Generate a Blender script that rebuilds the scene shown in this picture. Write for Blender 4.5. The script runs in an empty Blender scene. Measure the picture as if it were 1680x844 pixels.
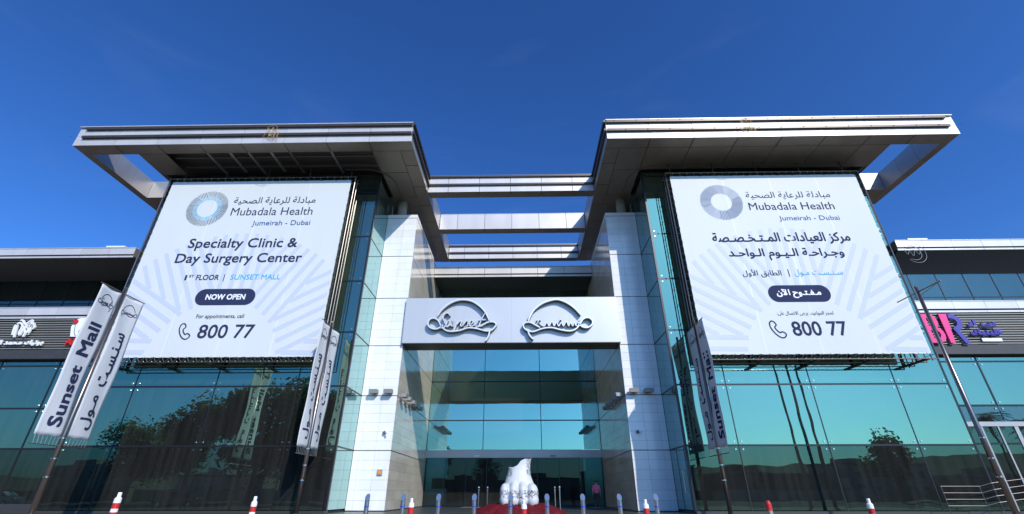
import bpy, bmesh, math, random
from mathutils import Vector, Matrix, Euler
random.seed(7)
PI = math.pi
SC = bpy.context.scene
C = SC.collection

# ------------------------------------------------------------ camera
cam_d = bpy.data.cameras.new('camera'); cam = bpy.data.objects.new('camera', cam_d); C.objects.link(cam)
cam.location = (0.668, 0, 0.9)
cam.rotation_euler = (math.radians(90 + 27.435), 0, math.radians(1.107))
cam_d.sensor_width = 36; cam_d.lens = 16.064
cam_d.clip_start = 0.1; cam_d.clip_end = 3000
SC.camera = cam

# ------------------------------------------------------------ sky and sun
SUN_EL = math.radians(33.5); SUN_AZ = math.radians(30.0)      # azimuth to the right of the direction straight behind the camera
sdir = Vector((math.sin(SUN_AZ) * math.cos(SUN_EL), -math.cos(SUN_AZ) * math.cos(SUN_EL), math.sin(SUN_EL)))
W = bpy.data.worlds.new('World'); SC.world = W; W.use_nodes = True
nt = W.node_tree; nt.nodes.clear()
wo = nt.nodes.new('ShaderNodeOutputWorld'); bg = nt.nodes.new('ShaderNodeBackground')
sky = nt.nodes.new('ShaderNodeTexSky'); sky.sky_type = 'NISHITA'; sky.sun_disc = False
sky.sun_elevation = SUN_EL; sky.sun_rotation = PI - SUN_AZ
sky.altitude = 0; sky.air_density = 1.0; sky.dust_density = 1.2; sky.ozone_density = 3.0
hs = nt.nodes.new('ShaderNodeMixRGB'); hs.blend_type = 'MULTIPLY'; hs.inputs['Fac'].default_value = 1; hs.inputs['Color2'].default_value = (.305, .625, 1.06, 1)   # deep polarised blue
# thin high cirrus
tc = nt.nodes.new('ShaderNodeTexCoord'); mp = nt.nodes.new('ShaderNodeMapping'); mp.inputs['Scale'].default_value = (1.0, 1.6, 5.0)
nz = nt.nodes.new('ShaderNodeTexNoise'); nz.inputs['Scale'].default_value = 2.6; nz.inputs['Detail'].default_value = 9; nz.inputs['Distortion'].default_value = 0.9
cr = nt.nodes.new('ShaderNodeMapRange'); cr.inputs['From Min'].default_value = 0.56; cr.inputs['From Max'].default_value = 0.9; cr.inputs['To Max'].default_value = 0.02
mx = nt.nodes.new('ShaderNodeMixRGB'); mx.inputs['Color2'].default_value = (9, 9.6, 10.6, 1)
nt.links.new(tc.outputs['Generated'], mp.inputs['Vector']); nt.links.new(mp.outputs['Vector'], nz.inputs['Vector'])
nt.links.new(nz.outputs['Fac'], cr.inputs['Value']); nt.links.new(cr.outputs['Result'], mx.inputs['Fac'])
gm = nt.nodes.new('ShaderNodeGamma'); gm.inputs['Gamma'].default_value = 1.2
nt.links.new(sky.outputs['Color'], gm.inputs['Color']); nt.links.new(gm.outputs['Color'], hs.inputs['Color1']); nt.links.new(hs.outputs['Color'], mx.inputs['Color1'])
nt.links.new(mx.outputs['Color'], bg.inputs['Color']); nt.links.new(bg.outputs['Background'], wo.inputs['Surface'])
bg.inputs['Strength'].default_value = 0.136
sl = bpy.data.lights.new('sun', 'SUN'); so = bpy.data.objects.new('sun', sl); C.objects.link(so)
sl.energy = 4.1; sl.angle = math.radians(0.53); sl.color = (1.0, 0.94, 0.86)
so.rotation_euler = sdir.to_track_quat('Z', 'Y').to_euler()
SC.view_settings.view_transform = 'Standard'; SC.view_settings.look = 'None'
SC.view_settings.exposure = 0.0; SC.view_settings.gamma = 1.0; SC.view_settings.use_curve_mapping = False

# ------------------------------------------------------------ materials
MATS = {}
def mat(name, col, rough=0.6, metal=0.0, noise=0.0, nscale=3.0, bump=0.0, bscale=20.0, rand=0.0, spec=0.5, stretch=(1, 1, 1), col2=None, coat=0.0):
    if name in MATS: return MATS[name]
    m = bpy.data.materials.new(name); m.use_nodes = True; n = m.node_tree; b = n.nodes['Principled BSDF']
    b.inputs['Roughness'].default_value = rough; b.inputs['Metallic'].default_value = metal
    b.inputs['Specular IOR Level'].default_value = spec; b.inputs['Coat Weight'].default_value = coat
    b.inputs['Base Color'].default_value = (*col, 1)
    t = n.nodes.new('ShaderNodeTexCoord'); g = n.nodes.new('ShaderNodeNewGeometry')
    mpn = n.nodes.new('ShaderNodeMapping'); mpn.inputs['Scale'].default_value = stretch
    n.links.new(g.outputs['Position'], mpn.inputs['Vector'])
    last = None
    if noise:
        x = n.nodes.new('ShaderNodeTexNoise'); x.inputs['Scale'].default_value = nscale; x.inputs['Detail'].default_value = 6
        n.links.new(mpn.outputs['Vector'], x.inputs['Vector'])
        r = n.nodes.new('ShaderNodeMapRange'); r.inputs['From Min'].default_value = 0.3; r.inputs['From Max'].default_value = 0.7
        n.links.new(x.outputs['Fac'], r.inputs['Value'])
        k = n.nodes.new('ShaderNodeMixRGB'); k.inputs['Color1'].default_value = (*col, 1)
        c2 = col2 if col2 else tuple(c * (1 - noise) for c in col); k.inputs['Color2'].default_value = (*c2, 1)
        n.links.new(r.outputs['Result'], k.inputs['Fac']); last = k.outputs['Color']
    if rand:
        oi = n.nodes.new('ShaderNodeObjectInfo'); r = n.nodes.new('ShaderNodeMapRange')
        r.inputs['To Min'].default_value = 1 - rand; r.inputs['To Max'].default_value = 1 + rand * .4
        n.links.new(oi.outputs['Random'], r.inputs['Value'])
        k = n.nodes.new('ShaderNodeVectorMath'); k.operation = 'SCALE'
        if last: n.links.new(last, k.inputs[0])
        else: k.inputs[0].default_value = col
        n.links.new(r.outputs['Result'], k.inputs['Scale']); last = k.outputs['Vector']
    if last: n.links.new(last, b.inputs['Base Color'])
    if bump:
        x = n.nodes.new('ShaderNodeTexNoise'); x.inputs['Scale'].default_value = bscale; x.inputs['Detail'].default_value = 4
        n.links.new(mpn.outputs['Vector'], x.inputs['Vector'])
        bp = n.nodes.new('ShaderNodeBump'); bp.inputs['Strength'].default_value = bump; bp.inputs['Distance'].default_value = 0.05
        n.links.new(x.outputs['Fac'], bp.inputs['Height']); n.links.new(bp.outputs['Normal'], b.inputs['Normal'])
    MATS[name] = m; return m

def glass(name, refl, trans, fmin, fmax, warp=0.012, wscale=0.55, rough=0.0):
    """tinted reflective curtain-wall glass: a mirror coat over a tinted clear body"""
    m = bpy.data.materials.new(name); m.use_nodes = True; n = m.node_tree; n.nodes.clear()
    o = n.nodes.new('ShaderNodeOutputMaterial'); mi = n.nodes.new('ShaderNodeMixShader')
    gl = n.nodes.new('ShaderNodeBsdfGlossy'); gl.inputs['Color'].default_value = (*refl, 1); gl.inputs['Roughness'].default_value = rough
    tr = n.nodes.new('ShaderNodeBsdfTransparent'); tr.inputs['Color'].default_value = (*trans, 1)
    fr = n.nodes.new('ShaderNodeFresnel'); fr.inputs['IOR'].default_value = 1.6
    r = n.nodes.new('ShaderNodeMapRange'); r.inputs['From Min'].default_value = 0.05; r.inputs['From Max'].default_value = 0.7
    r.inputs['To Min'].default_value = fmin; r.inputs['To Max'].default_value = fmax
    g = n.nodes.new('ShaderNodeNewGeometry'); x = n.nodes.new('ShaderNodeTexNoise'); x.inputs['Scale'].default_value = wscale; x.inputs['Detail'].default_value = 1
    bp = n.nodes.new('ShaderNodeBump'); bp.inputs['Strength'].default_value = 1.0; bp.inputs['Distance'].default_value = warp
    oi = n.nodes.new('ShaderNodeObjectInfo'); sc = n.nodes.new('ShaderNodeVectorMath'); sc.operation = 'ADD'
    n.links.new(g.outputs['Position'], sc.inputs[0]); n.links.new(oi.outputs['Random'], sc.inputs[1])
    n.links.new(sc.outputs['Vector'], x.inputs['Vector']); n.links.new(x.outputs['Fac'], bp.inputs['Height'])
    n.links.new(bp.outputs['Normal'], gl.inputs['Normal'])
    n.links.new(fr.outputs['Fac'], r.inputs['Value']); n.links.new(r.outputs['Result'], mi.inputs['Fac'])
    n.links.new(tr.outputs['BSDF'], mi.inputs[1]); n.links.new(gl.outputs['BSDF'], mi.inputs[2])
    # thin desert dust film with vertical rain streaks, its grey added to lift blacks
    du = n.nodes.new('ShaderNodeBsdfDiffuse'); du.inputs['Color'].default_value = (.42, .42, .40, 1); m2 = n.nodes.new('ShaderNodeMixShader')
    sm = n.nodes.new('ShaderNodeMapping'); sm.inputs['Scale'].default_value = (2.2, 2.2, .18); sn = n.nodes.new('ShaderNodeTexNoise'); sn.inputs['Scale'].default_value = 1.6; sn.inputs['Detail'].default_value = 5
    sr = n.nodes.new('ShaderNodeMapRange'); sr.inputs['From Min'].default_value = .35; sr.inputs['From Max'].default_value = .75; sr.inputs['To Min'].default_value = .022; sr.inputs['To Max'].default_value = .048
    n.links.new(sc.outputs['Vector'], sm.inputs['Vector']); n.links.new(sm.outputs['Vector'], sn.inputs['Vector']); n.links.new(sn.outputs['Fac'], sr.inputs['Value']); n.links.new(sr.outputs['Result'], m2.inputs['Fac'])
    n.links.new(mi.outputs['Shader'], m2.inputs[1]); n.links.new(du.outputs['BSDF'], m2.inputs[2]); n.links.new(m2.outputs['Shader'], o.inputs['Surface'])
    MATS[name] = m; return m

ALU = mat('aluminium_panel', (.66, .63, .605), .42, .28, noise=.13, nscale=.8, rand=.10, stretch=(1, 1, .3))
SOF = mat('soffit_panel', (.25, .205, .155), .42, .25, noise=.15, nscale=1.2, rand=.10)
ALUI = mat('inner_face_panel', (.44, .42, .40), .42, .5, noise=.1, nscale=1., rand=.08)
RAIL = mat('bronze_rail', (.085, .07, .06), .4, .5)
DARK = mat('dark_cladding', (.045, .045, .048), .6, 0, noise=.2)
VOID = mat('dark_void_steel', (.14, .125, .11), .8)
FRAME = mat('dark_mullion', (.018, .02, .022), .35, .3)
GLS = glass('teal_tower_glass', (.28, .47, .34), (.10, .24, .25), .62, .96, warp=.006)
GLSIDE = glass('pale_side_glass', (.60, .86, .82), (.10, .24, .25), .60, .96, warp=.003)
GLD = glass('dark_lower_glass', (.22, .42, .32), (.14, .32, .33), .18, .8, warp=.006)
GLU = glass('smoked_upper_glass', (.34, .50, .46), (.22, .34, .38), .26, .9, warp=.005)
GLDOOR = glass('dark_door_glass', (.14, .22, .19), (.14, .26, .26), .12, .8, warp=.004)
GLE = glass('teal_entrance_glass', (.42, .66, .52), (.14, .34, .36), .62, .95, warp=.003)
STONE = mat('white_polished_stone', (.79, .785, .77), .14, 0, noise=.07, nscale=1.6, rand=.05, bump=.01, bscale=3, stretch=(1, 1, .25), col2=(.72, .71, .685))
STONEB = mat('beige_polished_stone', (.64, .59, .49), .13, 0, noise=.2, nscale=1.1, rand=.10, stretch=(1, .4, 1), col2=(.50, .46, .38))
JOINT = mat('joint_backing', (.20, .20, .20), .8)
CONC = mat('column_concrete', (.42, .39, .33), .75, 0, noise=.35, nscale=4, bump=.2)
SIGNW = mat('sign_board_paint', (.53, .54, .545), .38, .25, noise=.06, nscale=.6, stretch=(1, 1, .2))
STEEL = mat('stainless_steel', (.62, .62, .62), .22, 1.0)
POLE = mat('satin_pole_steel', (.22, .185, .165), .30, .9)
LETT = mat('letter_cream_metal', (.78, .78, .76), .3, .35)
BANN = mat('banner_vinyl', (.71, .735, .725), .5, 0, noise=.04, nscale=.35, bump=.8, bscale=.7, stretch=(1, 1, .3), spec=.2)
_b = BANN.node_tree; _tb = _b.nodes.new('ShaderNodeBsdfTranslucent'); _tb.inputs['Color'].default_value = (.60, .64, .62, 1); _xb = _b.nodes.new('ShaderNodeMixShader'); _xb.inputs[0].default_value = .14
_b.links.new(_b.nodes['Principled BSDF'].outputs[0], _xb.inputs[1]); _b.links.new(_tb.outputs[0], _xb.inputs[2]); _b.links.new(_xb.outputs[0], _b.nodes['Material Output'].inputs['Surface'])
SEAM = mat('banner_seam', (.74, .77, .77), .5)
NAVY = mat('navy_print', (.028, .036, .085), .8, spec=.12)
BLUE = mat('blue_print', (.035, .11, .30), .8, spec=.15)
CYAN = mat('cyan_print', (.03, .38, .62), .8, spec=.15)
TEALP = mat('teal_print', (.05, .30, .42), .5)
LAV = mat('lavender_print', (.50, .545, .64), .5, spec=.2)
WHITE = mat('white_paint', (.80, .80, .80), .5)
FLAG = mat('flag_cloth', (.62, .63, .64), .8, 0, noise=.06, nscale=12, bump=.1, bscale=8, stretch=(1, 1, .15))
RED = mat('red_paint', (.60, .018, .015), .5, 0, noise=.25, nscale=14)
REDC = mat('red_satin_cloth', (.15, .005, .010), .75, 0, noise=.5, nscale=5, spec=.25, bump=.5, bscale=9)
PINK = mat('pink_paint', (.80, .03, .22), .4)
PURP = mat('purple_paint', (.055, .035, .30), .4)
SLAT = mat('louvre_slat', (.30, .29, .25), .5, .3)
GRAN = mat('dark_granite', (.05, .05, .052), .35, 0, noise=.3, nscale=30)
PAVE = mat('forecourt_paving', (.25, .21, .17), .8, 0, noise=.2, nscale=2, bump=.1)
ASPH = mat('asphalt', (.055, .055, .057), .9, 0, noise=.3, nscale=6, bump=.3)
SAND = mat('ground_sand', (.22, .18, .13), .95, 0, noise=.25, nscale=.3)
RUBB = mat('blue_band', (.02, .05, .45), .5)
DISC = mat('blue_grey_cap', (.14, .20, .32), .35, .3)
LAMPB = mat('lamp_housing', (.30, .29, .28), .5, .3)
LAMPD = mat('lamp_glass', (.12, .12, .12), .15)
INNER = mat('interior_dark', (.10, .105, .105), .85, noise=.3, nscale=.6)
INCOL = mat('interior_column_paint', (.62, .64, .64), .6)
LEAF = mat('tree_leaf', (.045, .085, .025), .6, 0, noise=.5, nscale=.9)
_n = LEAF.node_tree; _tr = _n.nodes.new('ShaderNodeBsdfTranslucent'); _tr.inputs['Color'].default_value = (.10, .16, .04, 1); _mx = _n.nodes.new('ShaderNodeMixShader'); _mx.inputs[0].default_value = .45
_n.links.new(_n.nodes['Principled BSDF'].outputs[0], _mx.inputs[1]); _n.links.new(_tr.outputs[0], _mx.inputs[2]); _n.links.new(_mx.outputs[0], _n.nodes['Material Output'].inputs['Surface'])
BARK = mat('bark', (.12, .085, .055), .9, 0, noise=.4, nscale=5)
HILLM = mat('hill_scrub', (.10, .12, .06), .95, 0, noise=.5, nscale=.08, col2=(.20, .17, .11))
ORANGE = mat('orange_plastic', (.80, .25, .03), .4)
WIREM = mat('gold_wire', (.45, .32, .14), .6, .3)
WIREW = mat('pale_wire', (.55, .56, .50), .4, .5)

# ------------------------------------------------------------ builders
def link(name, me, parent=None, loc=(0, 0, 0), m=None, kind=None, label=None):
    o = bpy.data.objects.new(name, me); C.objects.link(o)
    if parent is not None:
        o.parent = parent
        p = Vector((0, 0, 0)); q = parent
        while q is not None: p += q.location; q = q.parent
        o.location = Vector(loc) - p
    else: o.location = loc
    if m is not None and me is not None and not me.materials: me.materials.append(m)
    if kind: o['kind'] = kind
    if label: o['label'] = label
    return o
def thing(name, label, cat, loc=(0, 0, 0), group=None):
    o = bpy.data.objects.new(name, None); C.objects.link(o); o.location = loc; o.empty_display_size = .3
    o['label'] = label; o['category'] = cat
    if group: o['group'] = group
    return o
def tag(o, label, cat, group=None):
    o['label'] = label; o['category'] = cat
    if group: o['group'] = group
    return o
_BX = {}
CF = [(0, 3, 2, 1), (4, 5, 6, 7), (0, 1, 5, 4), (1, 2, 6, 5), (2, 3, 7, 6), (3, 0, 4, 7)]
def bx(name, x0, x1, y0, y1, z0, z1, m, parent=None, bev=0.0, kind=None, label=None):
    """box between world coordinates, origin at its centre, mesh shared between alike boxes"""
    if x0 > x1: x0, x1 = x1, x0
    if y0 > y1: y0, y1 = y1, y0
    if z0 > z1: z0, z1 = z1, z0
    d = (round(x1 - x0, 4), round(y1 - y0, 4), round(z1 - z0, 4)); key = (d, m.name, bev)
    if key not in _BX:
        a, b, c = d[0] / 2, d[1] / 2, d[2] / 2
        me = bpy.data.meshes.new(name)
        vs = [(-a, -b, -c), (a, -b, -c), (a, b, -c), (-a, b, -c), (-a, -b, c), (a, -b, c), (a, b, c), (-a, b, c)]
        if bev:
            bm = bmesh.new(); V = [bm.verts.new(v) for v in vs]
            for f in CF: bm.faces.new([V[i] for i in f])
            bmesh.ops.bevel(bm, geom=list(bm.edges), offset=min(bev, min(d) * .3), segments=1, affect='EDGES')
            bm.to_mesh(me); bm.free()
        else: me.from_pydata(vs, [], CF)
        me.materials.append(m); _BX[key] = me
    return link(name, _BX[key], parent, ((x0 + x1) / 2, (y0 + y1) / 2, (z0 + z1) / 2), kind=kind, label=label)
class MB:
    """collects verts and faces in world coordinates; build() makes ONE object"""
    def __init__(s): s.v = []; s.f = []
    def box(s, x0, x1, y0, y1, z0, z1):
        if x0 > x1: x0, x1 = x1, x0
        b = len(s.v)
        s.v += [(x0, y0, z0), (x1, y0, z0), (x1, y1, z0), (x0, y1, z0), (x0, y0, z1), (x1, y0, z1), (x1, y1, z1), (x0, y1, z1)]
        s.f += [tuple(b + i for i in f) for f in CF]; return s
    def tube(s, pts, r, n=8, cap=True):
        pts = [Vector(p) for p in pts]; rs = r if isinstance(r, (list, tuple)) else [r] * len(pts)
        b0 = len(s.v); up = None
        for i, p in enumerate(pts):
            t = (pts[min(i + 1, len(pts) - 1)] - pts[max(i - 1, 0)]).normalized()
            if up is None: up = Vector((0, 0, 1)) if abs(t.z) < .9 else Vector((1, 0, 0))
            a = t.cross(up).normalized(); c = a.cross(t).normalized(); up = c
            for k in range(n):
                w = 2 * PI * k / n; q = p + (a * math.cos(w) + c * math.sin(w)) * rs[i]; s.v.append(tuple(q))
        for i in range(len(pts) - 1):
            for k in range(n):
                A = b0 + i * n + k; B = b0 + i * n + (k + 1) % n; s.f.append((A, B, B + n, A + n))
        if cap:
            s.f.append(tuple(b0 + k for k in reversed(range(n)))); e = b0 + (len(pts) - 1) * n; s.f.append(tuple(e + k for k in range(n)))
        return s
    def cyl(s, p, q, r, n=12): return s.tube([p, q], r, n)
    def lathe(s, cx, cy, prof, n=16):
        b0 = len(s.v)
        for r, z in prof:
            for k in range(n): w = 2 * PI * k / n; s.v.append((cx + r * math.cos(w), cy + r * math.sin(w), z))
        for i in range(len(prof) - 1):
            for k in range(n): A = b0 + i * n + k; B = b0 + i * n + (k + 1) % n; s.f.append((A, B, B + n, A + n))
        s.f.append(tuple(b0 + k for k in reversed(range(n)))); e = b0 + (len(prof) - 1) * n; s.f.append(tuple(e + k for k in range(n)))
        return s
    def ball(s, p, r, n=8, m=6, sz=1.0):
        return s.lathe(p[0], p[1], [(max(r * math.sin(PI * i / m), .0005), p[2] - r * sz * math.cos(PI * i / m)) for i in range(m + 1)], n)
    def build(s, name, m, parent=None, kind=None, smooth=False, loc=None, label=None):
        if loc is None:
            xs = [v[0] for v in s.v]; ys = [v[1] for v in s.v]; zs = [v[2] for v in s.v]
            loc = ((min(xs) + max(xs)) / 2, (min(ys) + max(ys)) / 2, min(zs))
        me = bpy.data.meshes.new(name)
        me.from_pydata([(x - loc[0], y - loc[1], z - loc[2]) for x, y, z in s.v], [], s.f); me.validate()
        if smooth:
            for p in me.polygons: p.use_smooth = True
        me.materials.append(m)
        return link(name, me, parent, loc, kind=kind, label=label)
def crom(pts, n=6):
    out = []
    P = [pts[0]] + list(pts) + [pts[-1]]
    for i in range(1, len(P) - 2):
        for k in range(n):
            t = k / n
            out.append(tuple(.5 * ((2 * b) + (-a + c) * t + (2 * a - 5 * b + 4 * c - d) * t * t + (-a + 3 * b - 3 * c + d) * t ** 3)
                             for a, b, c, d in zip(P[i - 1], P[i], P[i + 1], P[i + 2])))
    out.append(tuple(P[-2])); return out
def ribbon(mb, pts, w, y0, y1, taper=True, n=6):
    """flat strip following 2-D points (x, z), width w, standing between depths y0 (front) and y1"""
    q = crom(pts, n); N = len(q); b = len(mb.v)
    for i, (x, z) in enumerate(q):
        a = q[max(i - 1, 0)]; c = q[min(i + 1, N - 1)]; dx, dz = c[0] - a[0], c[1] - a[1]; L = math.hypot(dx, dz) or 1
        t = i / (N - 1); ww = w / 2 * (min(1, .35 + 4 * min(t, 1 - t)) if taper else 1)
        nx, nz = -dz / L * ww, dx / L * ww
        mb.v += [(x + nx, y0, z + nz), (x - nx, y0, z - nz), (x - nx, y1, z - nz), (x + nx, y1, z + nz)]
    for i in range(N - 1):
        for k in range(4): A = b + 4 * i + k; B = b + 4 * i + (k + 1) % 4; mb.f.append((A, B, B + 4, A + 4))
    mb.f.append((b + 3, b + 2, b + 1, b)); e = b + 4 * (N - 1); mb.f.append((e, e + 1, e + 2, e + 3))

# Arabic letters as joined presentation forms, laid out right to left
_AR = {0x627: (0xFE8D, 0xFE8E), 0x623: (0xFE83, 0xFE84), 0x629: (0xFE93, 0xFE94), 0x62F: (0xFEA9, 0xFEAA), 0x631: (0xFEAD, 0xFEAE), 0x632: (0xFEAF, 0xFEB0), 0x648: (0xFEED, 0xFEEE), 0x649: (0xFEEF, 0xFEF0),
       0x628: (0xFE8F,) * 1, 0x62A: (0xFE95,), 0x62C: (0xFE9D,), 0x62D: (0xFEA1,), 0x62E: (0xFEA5,), 0x633: (0xFEB1,), 0x635: (0xFEB9,), 0x637: (0xFEC1,), 0x639: (0xFEC9,), 0x641: (0xFED1,), 0x642: (0xFED5,),
       0x643: (0xFED9,), 0x644: (0xFEDD,), 0x645: (0xFEE1,), 0x646: (0xFEE5,), 0x647: (0xFEE9,), 0x64A: (0xFEF1,)}
def arabic(s):
    s = s.replace('\u0644\u0627', '\ue000').replace('\u0644\u0623', '\ue001').replace('\u0644\u0622', '\ue002')
    lig = {'\ue000': (0xFEFB, 0xFEFC), '\ue001': (0xFEF7, 0xFEF8), '\ue002': (0xFEF5, 0xFEF6)}
    def forms(c):
        if c in lig: return lig[c]
        f = _AR.get(ord(c))
        if f is None: return None
        return f if len(f) == 2 else (f[0], f[0] + 1, f[0] + 2, f[0] + 3)
    out = []
    for i, c in enumerate(s):
        f = forms(c)
        if c == '\u0640': out.append(c); continue
        if f is None: out.append(c); continue
        pv = s[i - 1] if i else ' '; nx = s[i + 1] if i + 1 < len(s) else ' '
        pf = forms(pv); jp = pv == '\u0640' or (pf is not None and len(pf) == 4)
        nf = forms(nx); jn = len(f) == 4 and (nx == '\u0640' or nf is not None)
        out.append(chr(f[3] if jp and jn else f[1] if jp else f[2] if jn else f[0]))
    return ''.join(reversed(out))
def letters(name, body, fit, place, m, parent, bold=0.0, ext=0.0, res=3, box_body=None):
    """printed or cut-out lettering: the outline is fitted to fit=(a0, a1, b0, b1), then place(a, b, d) puts it in the world"""
    cu = bpy.data.curves.new(name, 'FONT'); cu.body = body; cu.resolution_u = res; cu.extrude = ext
    cu.fill_mode = 'FRONT' if not ext else 'BOTH'
    t = bpy.data.objects.new('t', cu); C.objects.link(t); bpy.context.view_layer.update()
    me = bpy.data.meshes.new_from_object(t.evaluated_get(bpy.context.evaluated_depsgraph_get()))
    bpy.data.objects.remove(t); bpy.data.curves.remove(cu)
    xs = [v.co.x for v in me.vertices]; ys = [v.co.y for v in me.vertices]
    x0, x1, y0, y1 = min(xs), max(xs), min(ys), max(ys); a0, a1, b0, b1 = fit
    k = bold * .8
    shifts = [(-k, -k, 0), (k, k, .0015), (-k, k, .003), (k, -k, .0045)] if bold else [(0, 0, 0)]
    a0, a1, b0, b1 = a0 + k, a1 - k, b0 + k, b1 - k
    base = [(a0 + (v.co.x - x0) / (x1 - x0) * (a1 - a0), b0 + (v.co.y - y0) / (y1 - y0) * (b1 - b0), v.co.z) for v in me.vertices]; nb = len(base)
    if len(shifts) > 1:
        fs = [tuple(p.vertices) for p in me.polygons]; me = bpy.data.meshes.new(name)
        me.from_pydata([(0, 0, 0)] * (nb * 4), [], [tuple(i + j * nb for i in f) for j in range(4) for f in fs])
    pts = [place(a + sx, b + sy, d + sd) for sx, sy, sd in shifts for a, b, d in base]
    # one object per word: islands of faces are gathered wherever the gap along the line is small
    n_v = len(pts); par = list(range(n_v))
    def find(i):
        while par[i] != i: par[i] = par[par[i]]; i = par[i]
        return i
    faces = [tuple(p.vertices) for p in me.polygons]
    for f in faces:
        for i in f[1:]: par[find(i)] = find(f[0])
    avals = [b_[0] + sh[0] for sh in shifts for b_ in base]; isl = {}
    for i in range(n_v):
        r = find(i); q = isl.setdefault(r, [avals[i], avals[i]]); q[0] = min(q[0], avals[i]); q[1] = max(q[1], avals[i])
    groups = []; gap = .30 * (b1 - b0)
    for r, (lo, hi) in sorted(isl.items(), key=lambda t: t[1][0]):
        if groups and lo - groups[-1][1] < gap: groups[-1][1] = max(groups[-1][1], hi); groups[-1][2].add(r)
        else: groups.append([lo, hi, {r}])
    for lo, hi, rs in groups:
        ids = [i for i in range(n_v) if find(i) in rs]; mp_ = {v: k for k, v in enumerate(ids)}
        c = Vector((sum(pts[i][0] for i in ids) / len(ids), sum(pts[i][1] for i in ids) / len(ids), sum(pts[i][2] for i in ids) / len(ids)))
        m2 = bpy.data.meshes.new(name); m2.from_pydata([Vector(pts[i]) - c for i in ids], [], [tuple(mp_[i] for i in f) for f in faces if f[0] in mp_])
        o = link(name, m2, parent, c, m)
    return o

# ------------------------------------------------------------ ground and far setting (also seen mirrored in the glass)
def sheet(name, x0, x1, y0, y1, z, m, kind='structure', nx=1, ny=1, fz=None):
    vs = []; fs = []
    for j in range(ny + 1):
        for i in range(nx + 1):
            x = x0 + (x1 - x0) * i / nx; y = y0 + (y1 - y0) * j / ny; vs.append((x, y, z + (fz(x, y) if fz else 0)))
    for j in range(ny):
        for i in range(nx): a = j * (nx + 1) + i; fs.append((a, a + 1, a + nx + 2, a + nx + 1))
    me = bpy.data.meshes.new(name); me.from_pydata(vs, [], fs); return link(name, me, None, (0, 0, 0), m, kind=kind)
sheet('ground', -900, 900, -900, 900, -.34, SAND)
sheet('road', -400, 400, -22, 5.5, -.30, ASPH)
bx('kerb', -400, 400, 5.5, 5.75, -.33, -.16, CONC, kind='structure')
sheet('forecourt_pavement', -60, 60, 5.75, 22.6, -.17, PAVE)
for i in range(12):
    bx('road_marking', -72 + i * 12, -69 + i * 12, -8.1, -7.95, -.298, -.292, WHITE, kind='structure')
pod = bx('podium_floor', -46, 46, 22.6, 62, -.33, -.012, GRAN, kind='structure')
st = bx('front_step', -9.6, 9.6, 22.2, 22.598, -.33, -.09, GRAN, kind='structure')
def hillf(x, y): 
    return (max(0, (7 + 3 * math.sin(x * .011 + 3.6) + 1.2 * math.sin(x * .037) + 11 / (1 + math.exp(-(x - 60) / 18))) * max(0, 1 - abs(y + 190) / 70)))
sheet('hills', -500, 500, -260, -120, -.4, HILLM, nx=120, ny=10, fz=hillf)

def tree(x, y, h, spread, label, seed, n=2600):
    rnd = random.Random(seed)
    t = thing('broadleaf_tree', label, 'tree', (x, y, -.34), 'trees across the road')
    tr = MB(); tr.tube([(x, y, -.34), (x + .1, y, h * .18), (x - .1, y + .1, h * .38), (x, y, h * .6)], [h * .03, h * .024, h * .02, h * .01], 8)
    cl = []
    for k in range(14):
        a = rnd.uniform(0, 2 * PI); rr = spread * rnd.uniform(.25, .75); zz = h * rnd.uniform(.30, .86)
        tr.tube([(x, y, h * rnd.uniform(.2, .4)), (x + rr * .5 * math.cos(a), y + rr * .5 * math.sin(a), zz * .75), (x + rr * math.cos(a), y + rr * math.sin(a), zz)], [h * .013, h * .009, h * .004], 5)
        cl.append((x + rr * math.cos(a), y + rr * math.sin(a), zz, spread * rnd.uniform(.28, .5)))
    cl.append((x, y, h * .82, spread * .5))
    tr.build('trunk', BARK, t)
    c = MB()
    for k in range(n):
        cx, cy, cz, r = rnd.choice(cl)
        d = Vector((rnd.gauss(0, 1), rnd.gauss(0, 1), rnd.gauss(0, .8))).normalized() * r * rnd.uniform(.35, 1.05)
        p = Vector((cx, cy, cz)) + d; s = rnd.uniform(.16, .46) * (h / 15)
        u = Vector((rnd.gauss(0, 1), rnd.gauss(0, 1), rnd.gauss(0, 1))).normalized(); w = u.orthogonal().normalized()
        b = len(c.v); c.v += [tuple(p + u * s), tuple(p + w * s * .6), tuple(p - u * s), tuple(p - w * s * .6)]; c.f.append((b, b + 1, b + 2, b + 3))
    c.build('crown', LEAF, t)
for i, (x, y, h, s) in enumerate([(-28, -13, 14.5, 6.5), (-37, -15, 16, 7.5), (-47, -16, 14, 7), (-18.5, -19, 12.0, 5.5), (-8.0, -34, 9.5, 3.6), (64, -32, 11.5, 4.2), (-58, -20, 11, 6.5), (-33, -24, 15.5, 7)]):
    tree(x, y, h, s, ['dense dark tree across the road left of the camera', 'tallest and widest spreading tree across the road on the left', 'round tree across the road far left', 'tree across the road nearest the entrance axis on the left',
                      'small round tree across the road facing the entrance doors', 'loose umbrella-shaped tree across the road on the right', 'broad low tree at the far left end of the row across the road', 'tree standing behind the two tallest across the road'][i], 11 + i, 9000 if i not in (4, 5) else 2600)
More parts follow.
